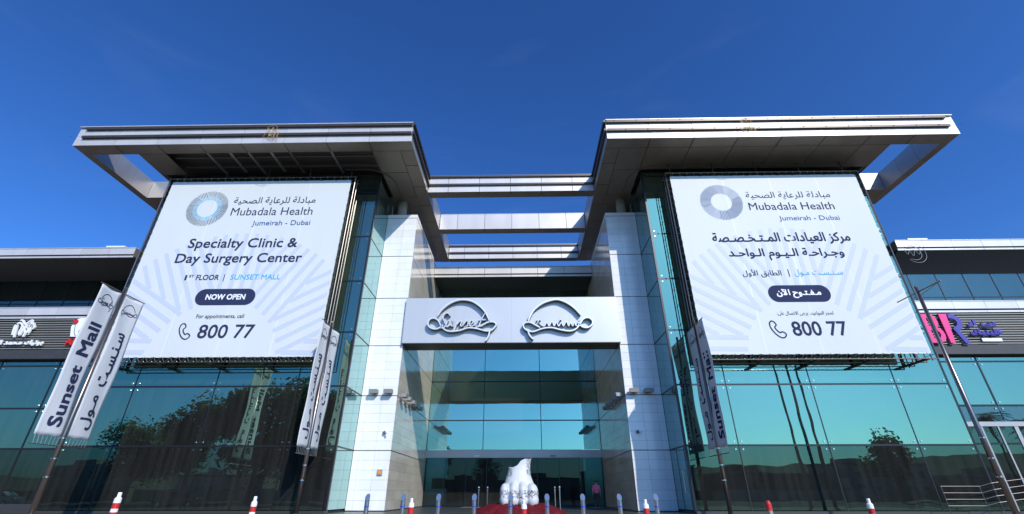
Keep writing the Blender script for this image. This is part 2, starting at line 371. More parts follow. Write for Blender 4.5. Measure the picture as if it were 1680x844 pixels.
def palm(x, y, h, label, seed):
    rnd = random.Random(seed); t = thing('palm_tree', label, 'palm tree', (x, y, -.34))
    MB().tube([(x, y, -.34), (x + .15, y, h * .5), (x, y, h)], [.32, .24, .2], 8).build('trunk', BARK, t)
    c = MB()
    for k in range(46):
        a = 2 * PI * k / 46 + rnd.uniform(-.1, .1); el = rnd.uniform(-.35, 1.1); L = rnd.uniform(2.6, 3.4); pts = []
        for i in range(7):
            s = i / 6 * L; r = s * math.cos(el * (1 - i / 10)); z = s * math.sin(el) - .19 * s * s; pts.append(Vector((x + r * math.cos(a), y + r * math.sin(a), h + z)))
        for i in range(6):
            d = (pts[i + 1] - pts[i]).normalized(); sd = d.cross(Vector((0, 0, 1))).normalized()
            for q in (0, .5):
                p = pts[i].lerp(pts[i + 1], q)
                for sg in (1, -1):
                    e = p + sd * sg * .75 * (1 - i / 9) + d * .4 + Vector((0, 0, -.22)); b = len(c.v)
                    c.v += [tuple(p), tuple(p + d * .2), tuple(e)]; c.f.append((b, b + 1, b + 2))
    c.build('fronds', LEAF, t)
palm(86, -33, 13.2, 'tall palm across the road on the far right', 3)
palm(96, -36, 12.4, 'lower palm beside the tall one across the road on the far right', 5)

HOUSE = [mat('render_beige', (.38, .32, .24), .85, 0, noise=.15, nscale=1), mat('render_white', (.50, .48, .44), .85, 0, noise=.12, nscale=1), mat('render_brown', (.22, .16, .11), .85, 0, noise=.2, nscale=1)]
def house(x, y, w, d, h, k, lab):
    t = thing('low_house', lab, 'house', (x, y, -.34), 'low houses across the road'); m = HOUSE[k]; rnd = random.Random(int(x * 7))
    bx('wall', x - w / 2, x + w / 2, y - d, y, -.34, h, m, t); bx('parapet', x - w / 2 - .15, x + w / 2 + .15, y - d, y + .15, h, h + .35, HOUSE[(k + 1) % 3], t)
    n = int(w // 3)
    for i in range(n):
        cx = x - w / 2 + (i + .5) * w / n
        for z in ([1.0, 3.9] if h > 5 else [1.0]):
            if i == n // 2 and z == 1.0:
                bx('door', cx - .6, cx + .6, y + .005, y + .08, -.3, 2.0, HOUSE[2], t); continue
            f = bx('window', cx - .7, cx + .7, y + .005, y + .07, z, z + 1.3, FRAME, t); bx('pane', cx - .62, cx + .62, y + .071, y + .09, z + .08, z + 1.22, LAMPD, f)
    bx('roof_block', x - w * .3, x - w * .05, y - d * .7, y - d * .3, h + .35, h + 1.5, m, t)
for i, (x, y, w, d, h, k) in enumerate([(-88, -46, 20, 10, 5.8, 0), (-62, -50, 18, 10, 4.2, 1), (-38, -48, 22, 10, 6.2, 2), (-12, -52, 20, 10, 4.0, 0), (8, -50, 16, 10, 4.4, 1), (28, -54, 20, 10, 6.2, 0), (52, -50, 22, 11, 4.6, 2), (76, -52, 20, 10, 6.4, 1), (104, -50, 24, 10, 4.4, 0)]):
    house(x, y, w, d, h, k, ['beige two-storey house across the road farthest left', 'long white one-storey house across the road at far left', 'brown two-storey house behind the big trees', 'beige one-storey house across the road left of the axis', 'white one-storey house across the road opposite the entrance',
          'beige two-storey house across the road right of the entrance axis', 'brown one-storey house across the road on the right', 'white two-storey house across the road on the right', 'beige one-storey house across the road farthest right'][i])
    g = MB(); g.box(x - w / 2 - 4, x + w / 2 + 4.5, y + 6, y + 6.2, -.34, 1.6); o = g.build('garden_wall', HOUSE[(k + 2) % 3]); tag(o, 'garden wall in front of the ' + ['farthest left beige house', 'far left white house', 'brown house behind the trees', 'one-storey beige house', 'white house opposite the entrance', 'two-storey beige house', 'one-storey brown house', 'two-storey white house', 'farthest right beige house'][i], 'wall', 'garden walls across the road')
def street_lamp(x, y, lab):
    t = thing('street_lamp', lab, 'street lamp', (x, y, -.17), 'street lamps by the road')
    MB().tube([(x, y, -.17), (x, y, 6), (x, y, 15)], [.16, .13, .09], 10).build('pole', POLE, t)
    MB().tube([(x, y, 14.8), (x, y - .8, 15.3), (x, y - 2.2, 15.4)], .05, 6).build('arm', POLE, t)
    bx('lamp_head', x - .16, x + .16, y - 2.9, y - 2.1, 15.33, 15.48, LAMPB, t)
street_lamp(27.1, 7.0, 'tall street lamp on the right, nearer the entrance axis')
street_lamp(29.3, 7.0, 'tall street lamp on the right, farther from the entrance axis')
def car(x, y, paint, lab):
    t = thing('parked_car', lab, 'car', (x, y, -.3), 'cars at the kerb across from the mall')
    z0 = -.3; prof = [(-2.25, .35), (-2.3, .62), (-2.15, .86), (-1.2, .98), (-.65, 1.42), (.75, 1.46), (1.45, 1.02), (2.1, .92), (2.3, .7), (2.28, .36)]
    b = MB(); n = len(prof)
    for yy, k in ((-.88, 0), (-.80, 1), (.80, 1), (.88, 0)):
        for px, pz in prof: b.v.append((x + px * (1 if not k else .985), y + yy * (1 if pz < 1.0 else .84), z0 + pz + (.02 if k and pz > .5 else 0)))
    for j in range(3):
        for i in range(n): A = j * n + i; B = j * n + (i + 1) % n; b.f.append((A, B, B + n, A + n))
    b.f.append(tuple(range(n))); b.f.append(tuple(3 * n + i for i in reversed(range(n)))); b.build('body', paint, t, smooth=False)
    for sg in (-1, 1):
        for pts in ([(-1.1, 1.02), (-.66, 1.36), (-.05, 1.38), (-.05, 1.02)], [(.03, 1.02), (.03, 1.38), (.66, 1.38), (1.2, 1.04)]):
            g = MB(); yy = y + sg * .885; y2 = y + sg * .76
            bb = [(x + p, yy if q < 1.1 else y2, z0 + q) for p, q in pts]; g.v = bb + [(p, q - sg * .02, r) for p, q, r in bb]
            g.f = [(0, 1, 2, 3), (7, 6, 5, 4)] + [(i, (i + 1) % 4, 4 + (i + 1) % 4, 4 + i) for i in range(4)]; g.build('side_window', LAMPD, t)
        for wx in (-1.4, 1.4):
            MB().cyl((x + wx, y + sg * .72, z0 + .33), (x + wx, y + sg * .91, z0 + .33), .33, 20).build('tyre', RAIL, t)
            MB().cyl((x + wx, y + sg * .9, z0 + .33), (x + wx, y + sg * .925, z0 + .33), .2, 12).build('rim', STEEL, t)
        bx('headlight', x - 2.31, x - 2.2, y + sg * .6 - .15, y + sg * .6 + .15, z0 + .62, z0 + .76, WHITE, t)
        bx('tail_light', x + 2.2, x + 2.33, y + sg * .62 - .13, y + sg * .62 + .13, z0 + .68, z0 + .82, RED, t)
car(-54.5, 3.2, WHITE, 'white saloon car parked at the kerb on the left')
car(-34.0, 3.3, LAMPB, 'grey saloon car parked at the kerb left of the camera')
# ------------------------------------------------------------ dimensions (metres)
XP1, XP2, XT = 7.446, 9.794, 25.611
YG, YP, YE, YC = 27.551, 30.589, 42.037, 23.943
Z5, Z4, Z3, Z2, Z1, ZP, ZS, ZCT = 3.31, 6.63, 9.98, 13.50, 16.925, 20.64, 22.34, 23.96
LEV = [0.12, Z5, Z4, Z3, Z2, Z1, ZP, ZS]
SIDE = {-1: 'left', 1: 'right'}

# ------------------------------------------------------------ glass towers
def tower(s):
    T = thing('glass_tower', 'teal glass tower block behind the %s banner' % ('English-lettered left' if s < 0 else 'Arabic-lettered right'), 'building', (s * 17.7, YG + 5, 0), 'glass tower blocks')
    xs = [XP2, 12.71, 17.65, 22.566, XT]
    for i in range(4):
        for k in range(7):
            bx('glass_pane', s * (xs[i] + .03), s * (xs[i + 1] - .03), YG, YG + .02, LEV[k] + .03, LEV[k + 1] - .03, GLD if k == 0 else GLS, T)
    for k in range(7):   # side wall towards the pillar; its lowest pane is a glass door
        p = bx('glass_pane', s * XP2, s * (XP2 + .02), YG + .06, YP + 1.4, LEV[k] + .03, LEV[k + 1] - .03, GLSIDE, T)
    for x in xs:
        w = .055 if x in (XP2, XT) else .028
        bx('mullion', s * x - w, s * x + w, YG - .015, YG + .16, 0.12, ZS - .01, FRAME, T)
    for z in LEV[1:7]:
        bx('transom', s * (XP2 + .056), s * (XT - .056), YG - .012, YG + .14, z - .05, z + .05, FRAME, T)
        bx('transom', s * (XP2 - .012), s * (XP2 + .1), YG + .165, YP - .004, z - .045, z + .045, FRAME, T)
    bl = MB()
    for x in xs[1:4]:
        for z in LEV[1:6]:
            for dx in (-.2, .2):
                for dz in (-.2, .2): bl.cyl((s * x + dx, YG - .035, z + dz), (s * x + dx, YG, z + dz), .045, 8)
    for x, q in ((xs[0], .22), (xs[4], -.22)):
        for z in LEV[1:6]:
            for dz in (-.2, .2): bl.cyl((s * (x + q), YG - .035, z + dz), (s * (x + q), YG, z + dz), .045, 8)
    bl.build('glazing_bolt', STEEL, T, kind='stuff')
    # inside: floors, rear wall, round columns
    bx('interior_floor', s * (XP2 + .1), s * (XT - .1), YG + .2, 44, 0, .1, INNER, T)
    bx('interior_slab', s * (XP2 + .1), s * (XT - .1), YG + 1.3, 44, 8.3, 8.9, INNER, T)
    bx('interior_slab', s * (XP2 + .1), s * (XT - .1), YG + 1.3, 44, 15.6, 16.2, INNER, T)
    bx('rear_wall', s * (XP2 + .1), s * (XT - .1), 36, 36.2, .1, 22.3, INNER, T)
    bx('outer_side_wall', s * (XT - .06), s * (XT + .06), YG + .17, 44, 0, ZS - .01, DARK, T)
    for x in (13.2, 16.6, 20.6):
        MB().lathe(s * x, 29.9, [(.42, .1), (.42, 8.3)], 20).build('interior_column', INCOL, T, smooth=True)
    g = MB(); g.box(s * 16.0, s * 16.12, YG + .3, 36, 0.1, 8.3); g.box(s * 22.9, s * 23.0, YG + .3, 36, 0.1, 8.3); g.build('partition_wall', INNER, T)
    bx('plinth', s * (XP2 - .05), s * (XT + .05), YG - .22, YG + .3, -.011, .115, GRAN, T)
    if s > 0:
        h = MB(); h.tube([(XP2 - .09, 28.5, .95), (XP2 - .09, 28.5, 2.1)], .02, 8)
        h.box(XP2 - .1, XP2, 28.49, 28.51, 1.0, 1.03); h.box(XP2 - .1, XP2, 28.49, 28.51, 2.0, 2.03)
        h.build('door_handle', STEEL, T)
        for y in (28.0, 29.4): bx('door_frame', XP2 - .012, XP2 + .05, y - .03, y + .03, .12, Z5 - .05, FRAME, T)
    else:
        q = MB(); q.box(-20.6 - .45, -20.6 + .45, 29.42, 29.46, 2.3, 4.5); q.build('column_poster', WHITE, T, label='white and blue poster on an interior column')
        bx('poster_panel', -20.6 - .36, -20.6 + .36, 29.40, 29.415, 2.5, 3.6, BLUE, T)
    return T
for s in (-1, 1): tower(s)

# ------------------------------------------------------------ stone pillars
def pillar(s):
    T = thing('stone_pillar', ['', 'white polished stone pillar right of the entrance, mostly in shade', 'white polished stone pillar left of the entrance, brightly sunlit'][s], 'pillar', (s * 8.6, YP + 1, 0), 'stone pillars of the entrance')
    bx('core', s * (XP1 + .045), s * (XP2 - .03), YP + .045, YE + 1, 0, ZP - .05, JOINT, T)
    cols = [XP1, XP1 + .98, XP1 + 1.92, XP2 - .012]
    rows = []
    zz = [0.02, Z5, Z4, Z3, Z2, Z1, ZP - .3]
    for i in range(6):
        n = 6; h = (zz[i + 1] - zz[i]) / n
        for k in range(n): rows.append((zz[i] + k * h + (.028 if k == 0 else .005), zz[i] + (k + 1) * h - (.028 if k == n - 1 else .005)))
    for (a, b) in rows:
        for i in range(3):
            pr = random.uniform(0, .004)
            bx('stone_slab', s * (cols[i] + (.0 if i == 0 else .005)), s * (cols[i + 1] - .005), YP - pr, YP + .04 - pr, a, b, STONE, T)
    ys = [YP + .042, YP + 2.3, YP + 4.6, YP + 6.9, YP + 9.2, YE - .01]
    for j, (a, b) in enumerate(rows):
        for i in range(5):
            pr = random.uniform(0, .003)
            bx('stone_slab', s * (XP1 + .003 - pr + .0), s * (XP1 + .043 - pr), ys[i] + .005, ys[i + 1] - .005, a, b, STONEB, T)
    bx('coping', s * (XP1 - .015), s * (XP2 - .014), YP - .015, YE + .6, ZP - .29, ZP, STONE, T)
    bx('movement_joint', s * (XP1 + .02), s * (XP2 - .02), YP + .01, YP + .03, ZP - .31, ZP - .285, FRAME, T)
    bx('plinth', s * (XP1 - .02), s * (XP2 - .06), YP - .06, YP + .2, -.011, .018, GRAN, T)
for s in (-1, 1): pillar(s)
for s in (-1, 1):
    c = MB().lathe(s * 8.93, 31.35, [(.36, ZP - .01), (.36, ZS + .3)], 28).build('concrete_column', CONC, smooth=True)
    tag(c, 'stained round concrete column on top of the %s stone pillar' % SIDE[s], 'column', 'round columns carrying the canopies')
    r = MB().cyl((s * 9.62, 31.0, ZP), (s * 9.62, 31.0, ZP + 1.1), .035).build('roof_post', LAMPB)
    tag(r, 'thin metal post standing on top of the %s stone pillar' % SIDE[s], 'post')

# ------------------------------------------------------------ roof canopies with their open outer bay
XCI, XCO, XOI, XOA = 6.669, 30.284, 26.356, 29.664
YOF, YBB, YBE = 24.937, 30.22, 32.324
YB3 = 42.302
def canopy(s):
    T = thing('roof_canopy', ['', 'flat projecting metal roof canopy over the right tower with closed soffit', 'flat projecting metal roof canopy over the left tower, soffit panels missing'][s], 'canopy', (s * 16, 32, ZS), 'projecting roof canopies')
    # steel core
    g = MB()
    g.box(s * (XCI + .05), s * (XOI - .04), YC + .05, YB3 - .05, 23.2, 23.9)
    g.box(s * (XOI - .04), s * (XCO - .05), YC + .05, YOF - .04, ZS + .05, 23.9)
    g.box(s * (XOA + .04), s * (XCO - .05), YOF - .04, YBE - .05, ZS + .05, 23.9)
    g.box(s * (XOI - .04), s * (XOA + .04), YBB + .04, YBE - .05, ZS + .05, 23.9)
    g.box(s * (XCI + .05), s * (XCI + .35), YC + .05, YB3 - .05, ZS + .05, 23.2)
    g.box(s * (XCI + .35), s * (XOI - .04), YC + .05, YC + .3, ZS + .05, 23.2)
    g.box(s * (XOI - .3), s * (XOI - .04), YC + .3, YB3 - .05, ZS + .05, 23.2)
    g.build('steel_deck', VOID, T)
    n = 8; P = (XCO - XCI) / n
    for i in range(n):
        a, b = XCI + i * P + .013, XCI + (i + 1) * P - .013
        e = .04 if i == 7 else 0
        bx('fascia_panel', s * a, s * b, YC, YC + .04, 23.14, 23.70, ALU, T)
        bx('fascia_panel', s * a, s * b, YC, YC + .04, ZS, 22.86, ALU, T)
        bx('fascia_panel', s * a, s * b, YC + .006, YC + .04, 22.87, 23.13, ALU, T)
        bx('fascia_panel', s * a, s * b, YC + .006, YC + .04, 23.71, 23.89, ALU, T)
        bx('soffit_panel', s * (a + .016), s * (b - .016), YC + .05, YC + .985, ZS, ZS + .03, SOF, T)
        bx('coping', s * a, s * b, YC - .13, YC + .3, 23.90, ZCT, ALU, T)
    for z0, z1 in ((22.90, 23.08), (23.66, 23.84)):
        bx('bronze_rail', s * (XCI + .05), s * 29.75, YC - .17, YC - .012, z0, z1, RAIL, T)
        bx('bronze_rail', s * (XCI - .17), s * (XCI - .012), YC - .17, YB3 - 12.4, z0, z1, RAIL, T)
    # inner side facing the gap
    m = 7; Q = (YB3 - YC) / m
    for i in range(m):
        a, b = YC + i * Q + .006 + (.045 if i == 0 else 0), YC + (i + 1) * Q - .006
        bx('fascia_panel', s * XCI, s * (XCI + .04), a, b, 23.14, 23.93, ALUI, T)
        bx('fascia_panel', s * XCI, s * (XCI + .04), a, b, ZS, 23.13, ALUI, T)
        bx('soffit_panel', s * (XCI + .05), s * (XCI + .985), a + .02 if i else YC + 1.02, b - .02, ZS, ZS + .03, SOF, T)
        bx('coping', s * (XCI - .03), s * (XCI + .3), a, b, 23.93, ZCT - .003, ALU, T)
    # open bay: arm and rear beam
    for i in range(3):
        a, b = YOF + i * (YBB - YOF) / 3 + .008, YOF + (i + 1) * (YBB - YOF) / 3 - .008
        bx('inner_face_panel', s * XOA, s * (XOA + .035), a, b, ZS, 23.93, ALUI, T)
        bx('soffit_panel', s * (XOA + .04), s * (XCO - .01), a, b, ZS, ZS + .03, SOF, T)
        bx('fascia_panel', s * (XCO - .04), s * XCO, a, b, ZS + .035, 23.93, ALU, T)
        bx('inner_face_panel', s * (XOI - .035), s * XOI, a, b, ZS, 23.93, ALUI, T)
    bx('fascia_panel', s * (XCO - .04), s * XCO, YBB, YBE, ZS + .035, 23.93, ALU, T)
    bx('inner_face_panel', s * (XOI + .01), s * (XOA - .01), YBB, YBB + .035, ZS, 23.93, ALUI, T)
    bx('soffit_panel', s * (XOI + .01), s * (XOA - .01), YBB + .04, YBE - .01, ZS, ZS + .03, SOF, T)
    bx('soffit_panel', s * (XOA + .0), s * (XCO - .01), YBB + .01, YBE - .01, ZS, ZS + .03, SOF, T)
    bx('inner_face_panel', s * (XOI + .01), s * (XOA - .01), YOF - .035, YOF, ZS, 23.93, ALUI, T)
    # main soffit field
    for i in range(n):
        a, b = max(XCI + i * P, XCI + 1.0) + .022, min(XCI + (i + 1) * P, XOI - .04) - .022
        if a >= b: continue
        for j, (y0, y1) in enumerate(((YC + 1.0, 27.35), (27.35, 30.6))):
            if s < 0 and j == 0 and 1 <= i <= 5: continue            # the left canopy has lost these
            if j == 1 and i > 0: continue
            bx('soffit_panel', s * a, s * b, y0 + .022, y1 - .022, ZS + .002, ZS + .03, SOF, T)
        if s < 0 and 1 <= i <= 5:
            bx('ceiling_joist', s * (a - .05), s * (a + .07), YC + 1.02, YG - .1, ZS + .05, ZS + .16, ALUI if i in (2, 4, 5) else VOID, T)
            if i in (3, 4): bx('ceiling_joist', s * (a + 1.3), s * (a + 1.5), YC + 1.02, YG - .3, ZS + .12, ZS + .16, ALUI, T)
    if s < 0:
        bx('ceiling_rail', s * 9.7, s * 24.2, 25.6, 25.7, ZS + .18, ZS + .3, VOID, T)
        bx('ceiling_rail', s * 9.7, s * 24.2, 26.7, 26.8, ZS + .18, ZS + .3, VOID, T)
    for (y0, y1) in ((30.6, 34.5), (34.5, 38.4), (38.4, YB3 - .06)):
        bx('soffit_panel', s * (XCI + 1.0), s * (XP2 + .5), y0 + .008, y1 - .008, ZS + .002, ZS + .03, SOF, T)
    # curved cable conduit under the soffit
    arc = [(s * (12.2 if s < 0 else 24.5), 26.9), (s * 10.8, 26.9)] + [(s * (10.8 - 1.9 * math.sin(t)), 28.8 - 1.9 * math.cos(t)) for t in [PI / 2 * k / 8 for k in range(9)]] + [(s * 8.9, 31.0)]
    MB().tube([(x, y, ZS - .035) for x, y in arc], .035, 6).build('cable_conduit', VOID, T)
    bl = MB()
    for i in range(16):
        x = XCI + .6 + i * 1.5; bl.ball((s * x, YC - .2, 23.80), .03, 6, 4); bl.ball((s * (x + .7), YC - .2, 22.99), .03, 6, 4)
    for k in (22.99, 23.5): bl.ball((s * (XCO + .08), YC + .2, k), .06, 6, 4)
    bl.build('festoon_bulb', RAIL, T, kind='stuff')
for s in (-1, 1): canopy(s)

# ------------------------------------------------------------ cross beams in the gap
def beam(y0, y1, rails, label):
    T = thing('cross_beam', label, 'beam', (0, y0, ZS), 'beams between the two canopies')
    X = XCI - .03
    bx('core', -X, X, y0 + .05, y1 - .05, ZS + .04, 23.88, VOID, T)
    xs = [-X] + [-5.03, -2.53, -.04, 2.45, 4.93] + [X]
    for i in range(6):
        a, b = xs[i] + .018, xs[i + 1] - .018
        if rails:
            bx('fascia_panel', a, b, y0, y0 + .04, 23.10, 23.93, ALU, T)
            bx('fascia_panel', a, b, y0, y0 + .04, ZS, 23.09, ALU, T)
        else: bx('fascia_panel', a, b, y0, y0 + .04, ZS, 23.93, ALU, T)
        bx('soffit_panel', a, b, y0 + .045, y1, ZS, ZS + .03, SOF, T)
        bx('coping', a, b, y0 - .02, y1, 23.931, ZCT, ALU, T)
        bx('rear_panel', a, b, y1 - .04, y1 - .002, ZS + .035, 23.93, ALU, T)
    if rails:
        for z0, z1 in ((22.90, 23.06), (23.70, 23.86)): bx('bronze_rail', -X + .02, X - .02, y0 - .14, y0 - .012, z0, z1, RAIL, T)
beam(29.919, 30.743, True, 'front cross beam between the canopies with two bronze rails, level with the pillars')
beam(35.692, 36.541, False, 'plain middle cross beam of smooth metal panels without rails between the canopies')
beam(41.559, 42.302, True, 'rear cross beam with two bronze rails just above the recessed entrance block')

# ------------------------------------------------------------ entrance block
def entrance():
    T = thing('entrance_block', 'recessed glass entrance wall with sliding doors between the stone pillars', 'building', (0, YE, 0))
    X = XP1 - .004
    bx('parapet_core', -X, X, 38.98, 46, 19.08, 20.03, VOID, T)
    xs = [-X, -5.18, -2.67, -.16, 2.33, 4.82, X]
    for i in range(6):
        a, b = xs[i] + .018, xs[i + 1] - .018
        bx('parapet_panel', a, b, 38.9, 38.94, 19.36, 20.02, ALU, T)
        bx('parapet_panel', a, b, 38.93, 38.97, 19.04, 19.22, ALU, T)
        bx('coping', a, b, 38.87, 39.4, 20.035, 20.12, ALU, T)
    bx('bronze_rail', -X, X, 38.95, 38.975, 19.225, 19.355, RAIL, T)
    bx('soffit', -X, X, 38.98, YE, 19.03, 19.075, DARK, T)
    mx_ = [-X, -2.63, 2.38, X]
    lv = [3.63 + .6, Z4, Z3, Z2, Z1, 19.02]
    for i in range(3):
        for k in range(5):
            bx('glass_pane', mx_[i] + .03, mx_[i + 1] - .03, YE, YE + .02, lv[k] + .03, lv[k + 1] - .03, GLE, T)
    for x in mx_[1:3]: bx('mullion', x - .028, x + .028, YE - .03, YE + .12, 4.235, 19.0, FRAME, T)
    for z in lv[1:5]:
        bx('transom', -X, X, YE - .025, YE + .1, z - .045, z + .045, FRAME, T)
    bl = MB()
    for x in mx_[1:3]:
        for z in lv[1:4]:
            for dx in (-.2, .2):
                for dz in (-.2, .2): bl.cyl((x + dx, YE - .05, z + dz), (x + dx, YE, z + dz), .05, 8)
    bl.build('glazing_bolt', STEEL, T, kind='stuff')
    bx('door_header', -X, X, YE - .12, YE + .2, 3.63, 4.23, ALUI, T)
    for x in (-3.1, 3.3): bx('door_sensor', x - .22, x + .22, YE - .2, YE - .121, 3.72, 3.80, WHITE if x < 0 else RAIL, T)
    dx_ = [-X, -5.78, -4.01, -2.26, 0, 1.99, 3.8, 5.44, X]
    for i in range(8):
        bx('door_leaf', dx_[i] + .02, dx_[i + 1] - .02, YE + .03, YE + .05, .03, 3.62, GLDOOR, T)
        if i: bx('door_stile', dx_[i] - .02, dx_[i] + .02, YE + .02, YE + .07, .0, 3.62, FRAME, T)
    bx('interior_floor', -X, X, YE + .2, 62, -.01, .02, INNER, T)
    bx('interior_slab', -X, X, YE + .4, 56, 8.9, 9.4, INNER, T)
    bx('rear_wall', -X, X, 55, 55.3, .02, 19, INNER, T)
    bx('doormat', -4.0, 4.0, YE - 2.6, YE - .6, -.01, .01, VOID, T)
    bx('welcome_sign', -6.9, -5.2, YE + .6, YE + .66, 1.3, 2.1, TEALP, T)
entrance()

# ------------------------------------------------------------ the sign board over the entrance
LOGO_LATIN = {'arc': [(-5.08, 11.9), (-4.84, 12.34), (-4.4, 12.76), (-3.88, 13.03), (-3.34, 13.11), (-2.71, 12.98), (-2.15, 12.6), (-1.76, 12.15), (-1.52, 11.66), (-1.46, 11.41)], 'swoosh': [(-4.65, 11.23), (-4.97, 11.0), (-5.27, 10.96), (-5.59, 11.1), (-5.72, 11.38), (-5.6, 11.66), (-5.33, 11.74), (-5.02, 11.57), (-4.76, 11.14), (-4.44, 10.86), (-4.06, 10.78), (-3.46, 10.85), (-2.94, 11.02), (-2.33, 10.97), (-1.72, 10.8), (-1.35, 10.84), (-1.06, 11.11), (-1.01, 11.3), (-1.21, 11.44), (-1.59, 11.41), (-1.93, 11.23), (-2.26, 11.12)], 'tail': [(-1.42, 10.84), (-1.51, 10.45), (-1.71, 10.09)], 'S': [(-4.24, 11.89), (-4.35, 12.09), (-4.55, 12.08), (-4.7, 11.81), (-4.6, 11.53), (-4.48, 11.25), (-4.59, 11.07), (-4.82, 11.0)], 'u': [(-4.34, 11.57), (-4.46, 11.23), (-4.34, 11.13), (-4.16, 11.3), (-4.05, 11.54), (-4.12, 11.21), (-3.97, 11.15)], 'n': [(-3.63, 11.57), (-3.77, 11.17), (-3.89, 10.83)], 'm': [(-3.74, 11.2), (-3.53, 11.5), (-3.4, 11.49), (-3.46, 11.19), (-3.31, 11.17)], 's': [(-3.31, 11.17), (-3.02, 11.57), (-2.94, 11.4), (-2.98, 11.18), (-3.16, 11.12)], 'e': [(-2.9, 11.18), (-2.65, 11.37), (-2.6, 11.51), (-2.73, 11.55), (-2.85, 11.32), (-2.75, 11.14), (-2.45, 11.24)], 't': [(-1.76, 12.15), (-2.03, 11.59), (-2.15, 11.24), (-2.02, 11.15), (-1.7, 11.41)], 'b': [(-2.24, 11.57), (-1.73, 11.6)]}
LOGO_ARABIC = {'arc': [(1.21, 11.42), (1.29, 11.72), (1.6, 12.28), (2.16, 12.75), (2.78, 13.0), (3.32, 13.07), (3.93, 12.83), (4.44, 12.42), (4.84, 11.89)], 'swoosh': [(4.64, 11.36), (4.88, 11.06), (5.25, 11.0), (5.56, 11.21), (5.61, 11.48), (5.38, 11.7), (5.03, 11.63), (4.78, 11.31), (4.5, 10.94), (4.04, 10.76), (3.44, 10.84), (2.78, 11.0), (2.17, 10.94), (1.5, 10.73), (1.01, 10.89), (0.87, 11.2), (1.02, 11.38), (1.36, 11.38), (1.69, 11.2), (2.0, 11.02)], 'tail': [(1.16, 10.79), (1.3, 10.46), (1.52, 10.19)], 'w': [(4.76, 11.57), (4.65, 11.2), (4.47, 11.12), (4.36, 11.39), (4.25, 11.12), (4.09, 11.36), (3.97, 11.12), (3.82, 11.44), (3.61, 11.12), (3.47, 11.37), (3.29, 11.12), (3.14, 11.37), (2.97, 11.13), (2.84, 11.45), (2.63, 11.13), (2.49, 11.38), (2.3, 11.12), (2.07, 11.2), (1.93, 11.38)], 'd': [(3.4, 11.61), (3.5, 11.54)], 'f': [(1.76, 11.57), (1.85, 11.53)], 'g': [(1.97, 11.59), (2.07, 11.54)]}
SG = thing('entrance_sign', 'pale metal sign board over the entrance with two raised Sunset logos', 'sign', (0, 30.3, 10.05))
bx('board', -7.46, 7.46, 30.3, 31.9, 10.08, 13.37, SIGNW, SG)
bx('drip_edge', -7.47, 7.47, 30.29, 31.95, 10.03, 10.078, RAIL, SG)
for x in (-4.0, .05, 4.1): bx('panel_seam', x - .004, x + .004, 30.297, 30.302, 10.08, 13.37, LAMPB, SG)
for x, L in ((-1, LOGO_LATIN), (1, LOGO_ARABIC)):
    a = MB(); ribbon(a, L['arc'], .115, 29.93, 30.12, True); a.build('logo_arc', LETT, SG)
    a = MB(); ribbon(a, L['swoosh'], .085, 29.93, 30.12, False); ribbon(a, L['tail'], .09, 29.94, 30.12); a.build('logo_swoosh', LETT, SG)
    for k, p in L.items():
        if k in ('arc', 'swoosh', 'tail'): continue
        a = MB(); ribbon(a, p, .06 if x < 0 else .055, 29.95, 30.12, k != 'd'); a.build('logo_letter', LETT, SG)
    a = MB()          # wider dark backing added behind the faces, standing in for their shadow
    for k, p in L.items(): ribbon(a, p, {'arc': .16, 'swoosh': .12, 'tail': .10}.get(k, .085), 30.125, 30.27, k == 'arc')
    a.build('logo_shadow_backing', RAIL, SG)
    for (px, pz) in (L['arc'][0], L['arc'][4], L['arc'][-2], L['swoosh'][4], L['swoosh'][10], L['swoosh'][15]):
        a = MB(); a.cyl((px, 30.1, pz), (px, 30.31, pz), .015, 6); a.build('stand_off_pin', STEEL, SG)

# ------------------------------------------------------------ side wings
EMBLEM = {'a': [(-31.89, 9.95), (-32.0, 10.51), (-31.91, 10.61), (-31.84, 10.41), (-31.7, 9.8)], 'b': [(-31.91, 10.61), (-31.81, 10.77), (-31.58, 10.65), (-31.5, 10.4), (-31.52, 10.12), (-31.39, 9.94), (-31.36, 10.11), (-31.38, 10.36)], 'c': [(-31.81, 10.92), (-31.68, 10.94), (-31.41, 10.7), (-31.19, 10.84), (-31.06, 10.95), (-31.03, 10.79), (-31.19, 10.64), (-31.39, 10.6)], 'd': [(-31.39, 10.6), (-31.26, 10.31), (-31.12, 10.11), (-31.12, 9.83)], 'e': [(-31.29, 10.46), (-31.06, 10.67), (-30.86, 10.73), (-30.83, 10.6), (-31.07, 10.5), (-31.21, 10.4)], 'f': [(-31.07, 10.5), (-30.91, 9.97)], 'g': [(-30.98, 10.5), (-30.73, 10.57), (-30.69, 10.45), (-30.76, 10.35)], 'h': [(-30.91, 10.45), (-30.88, 10.15), (-30.94, 9.99)]}
XW = 46.0
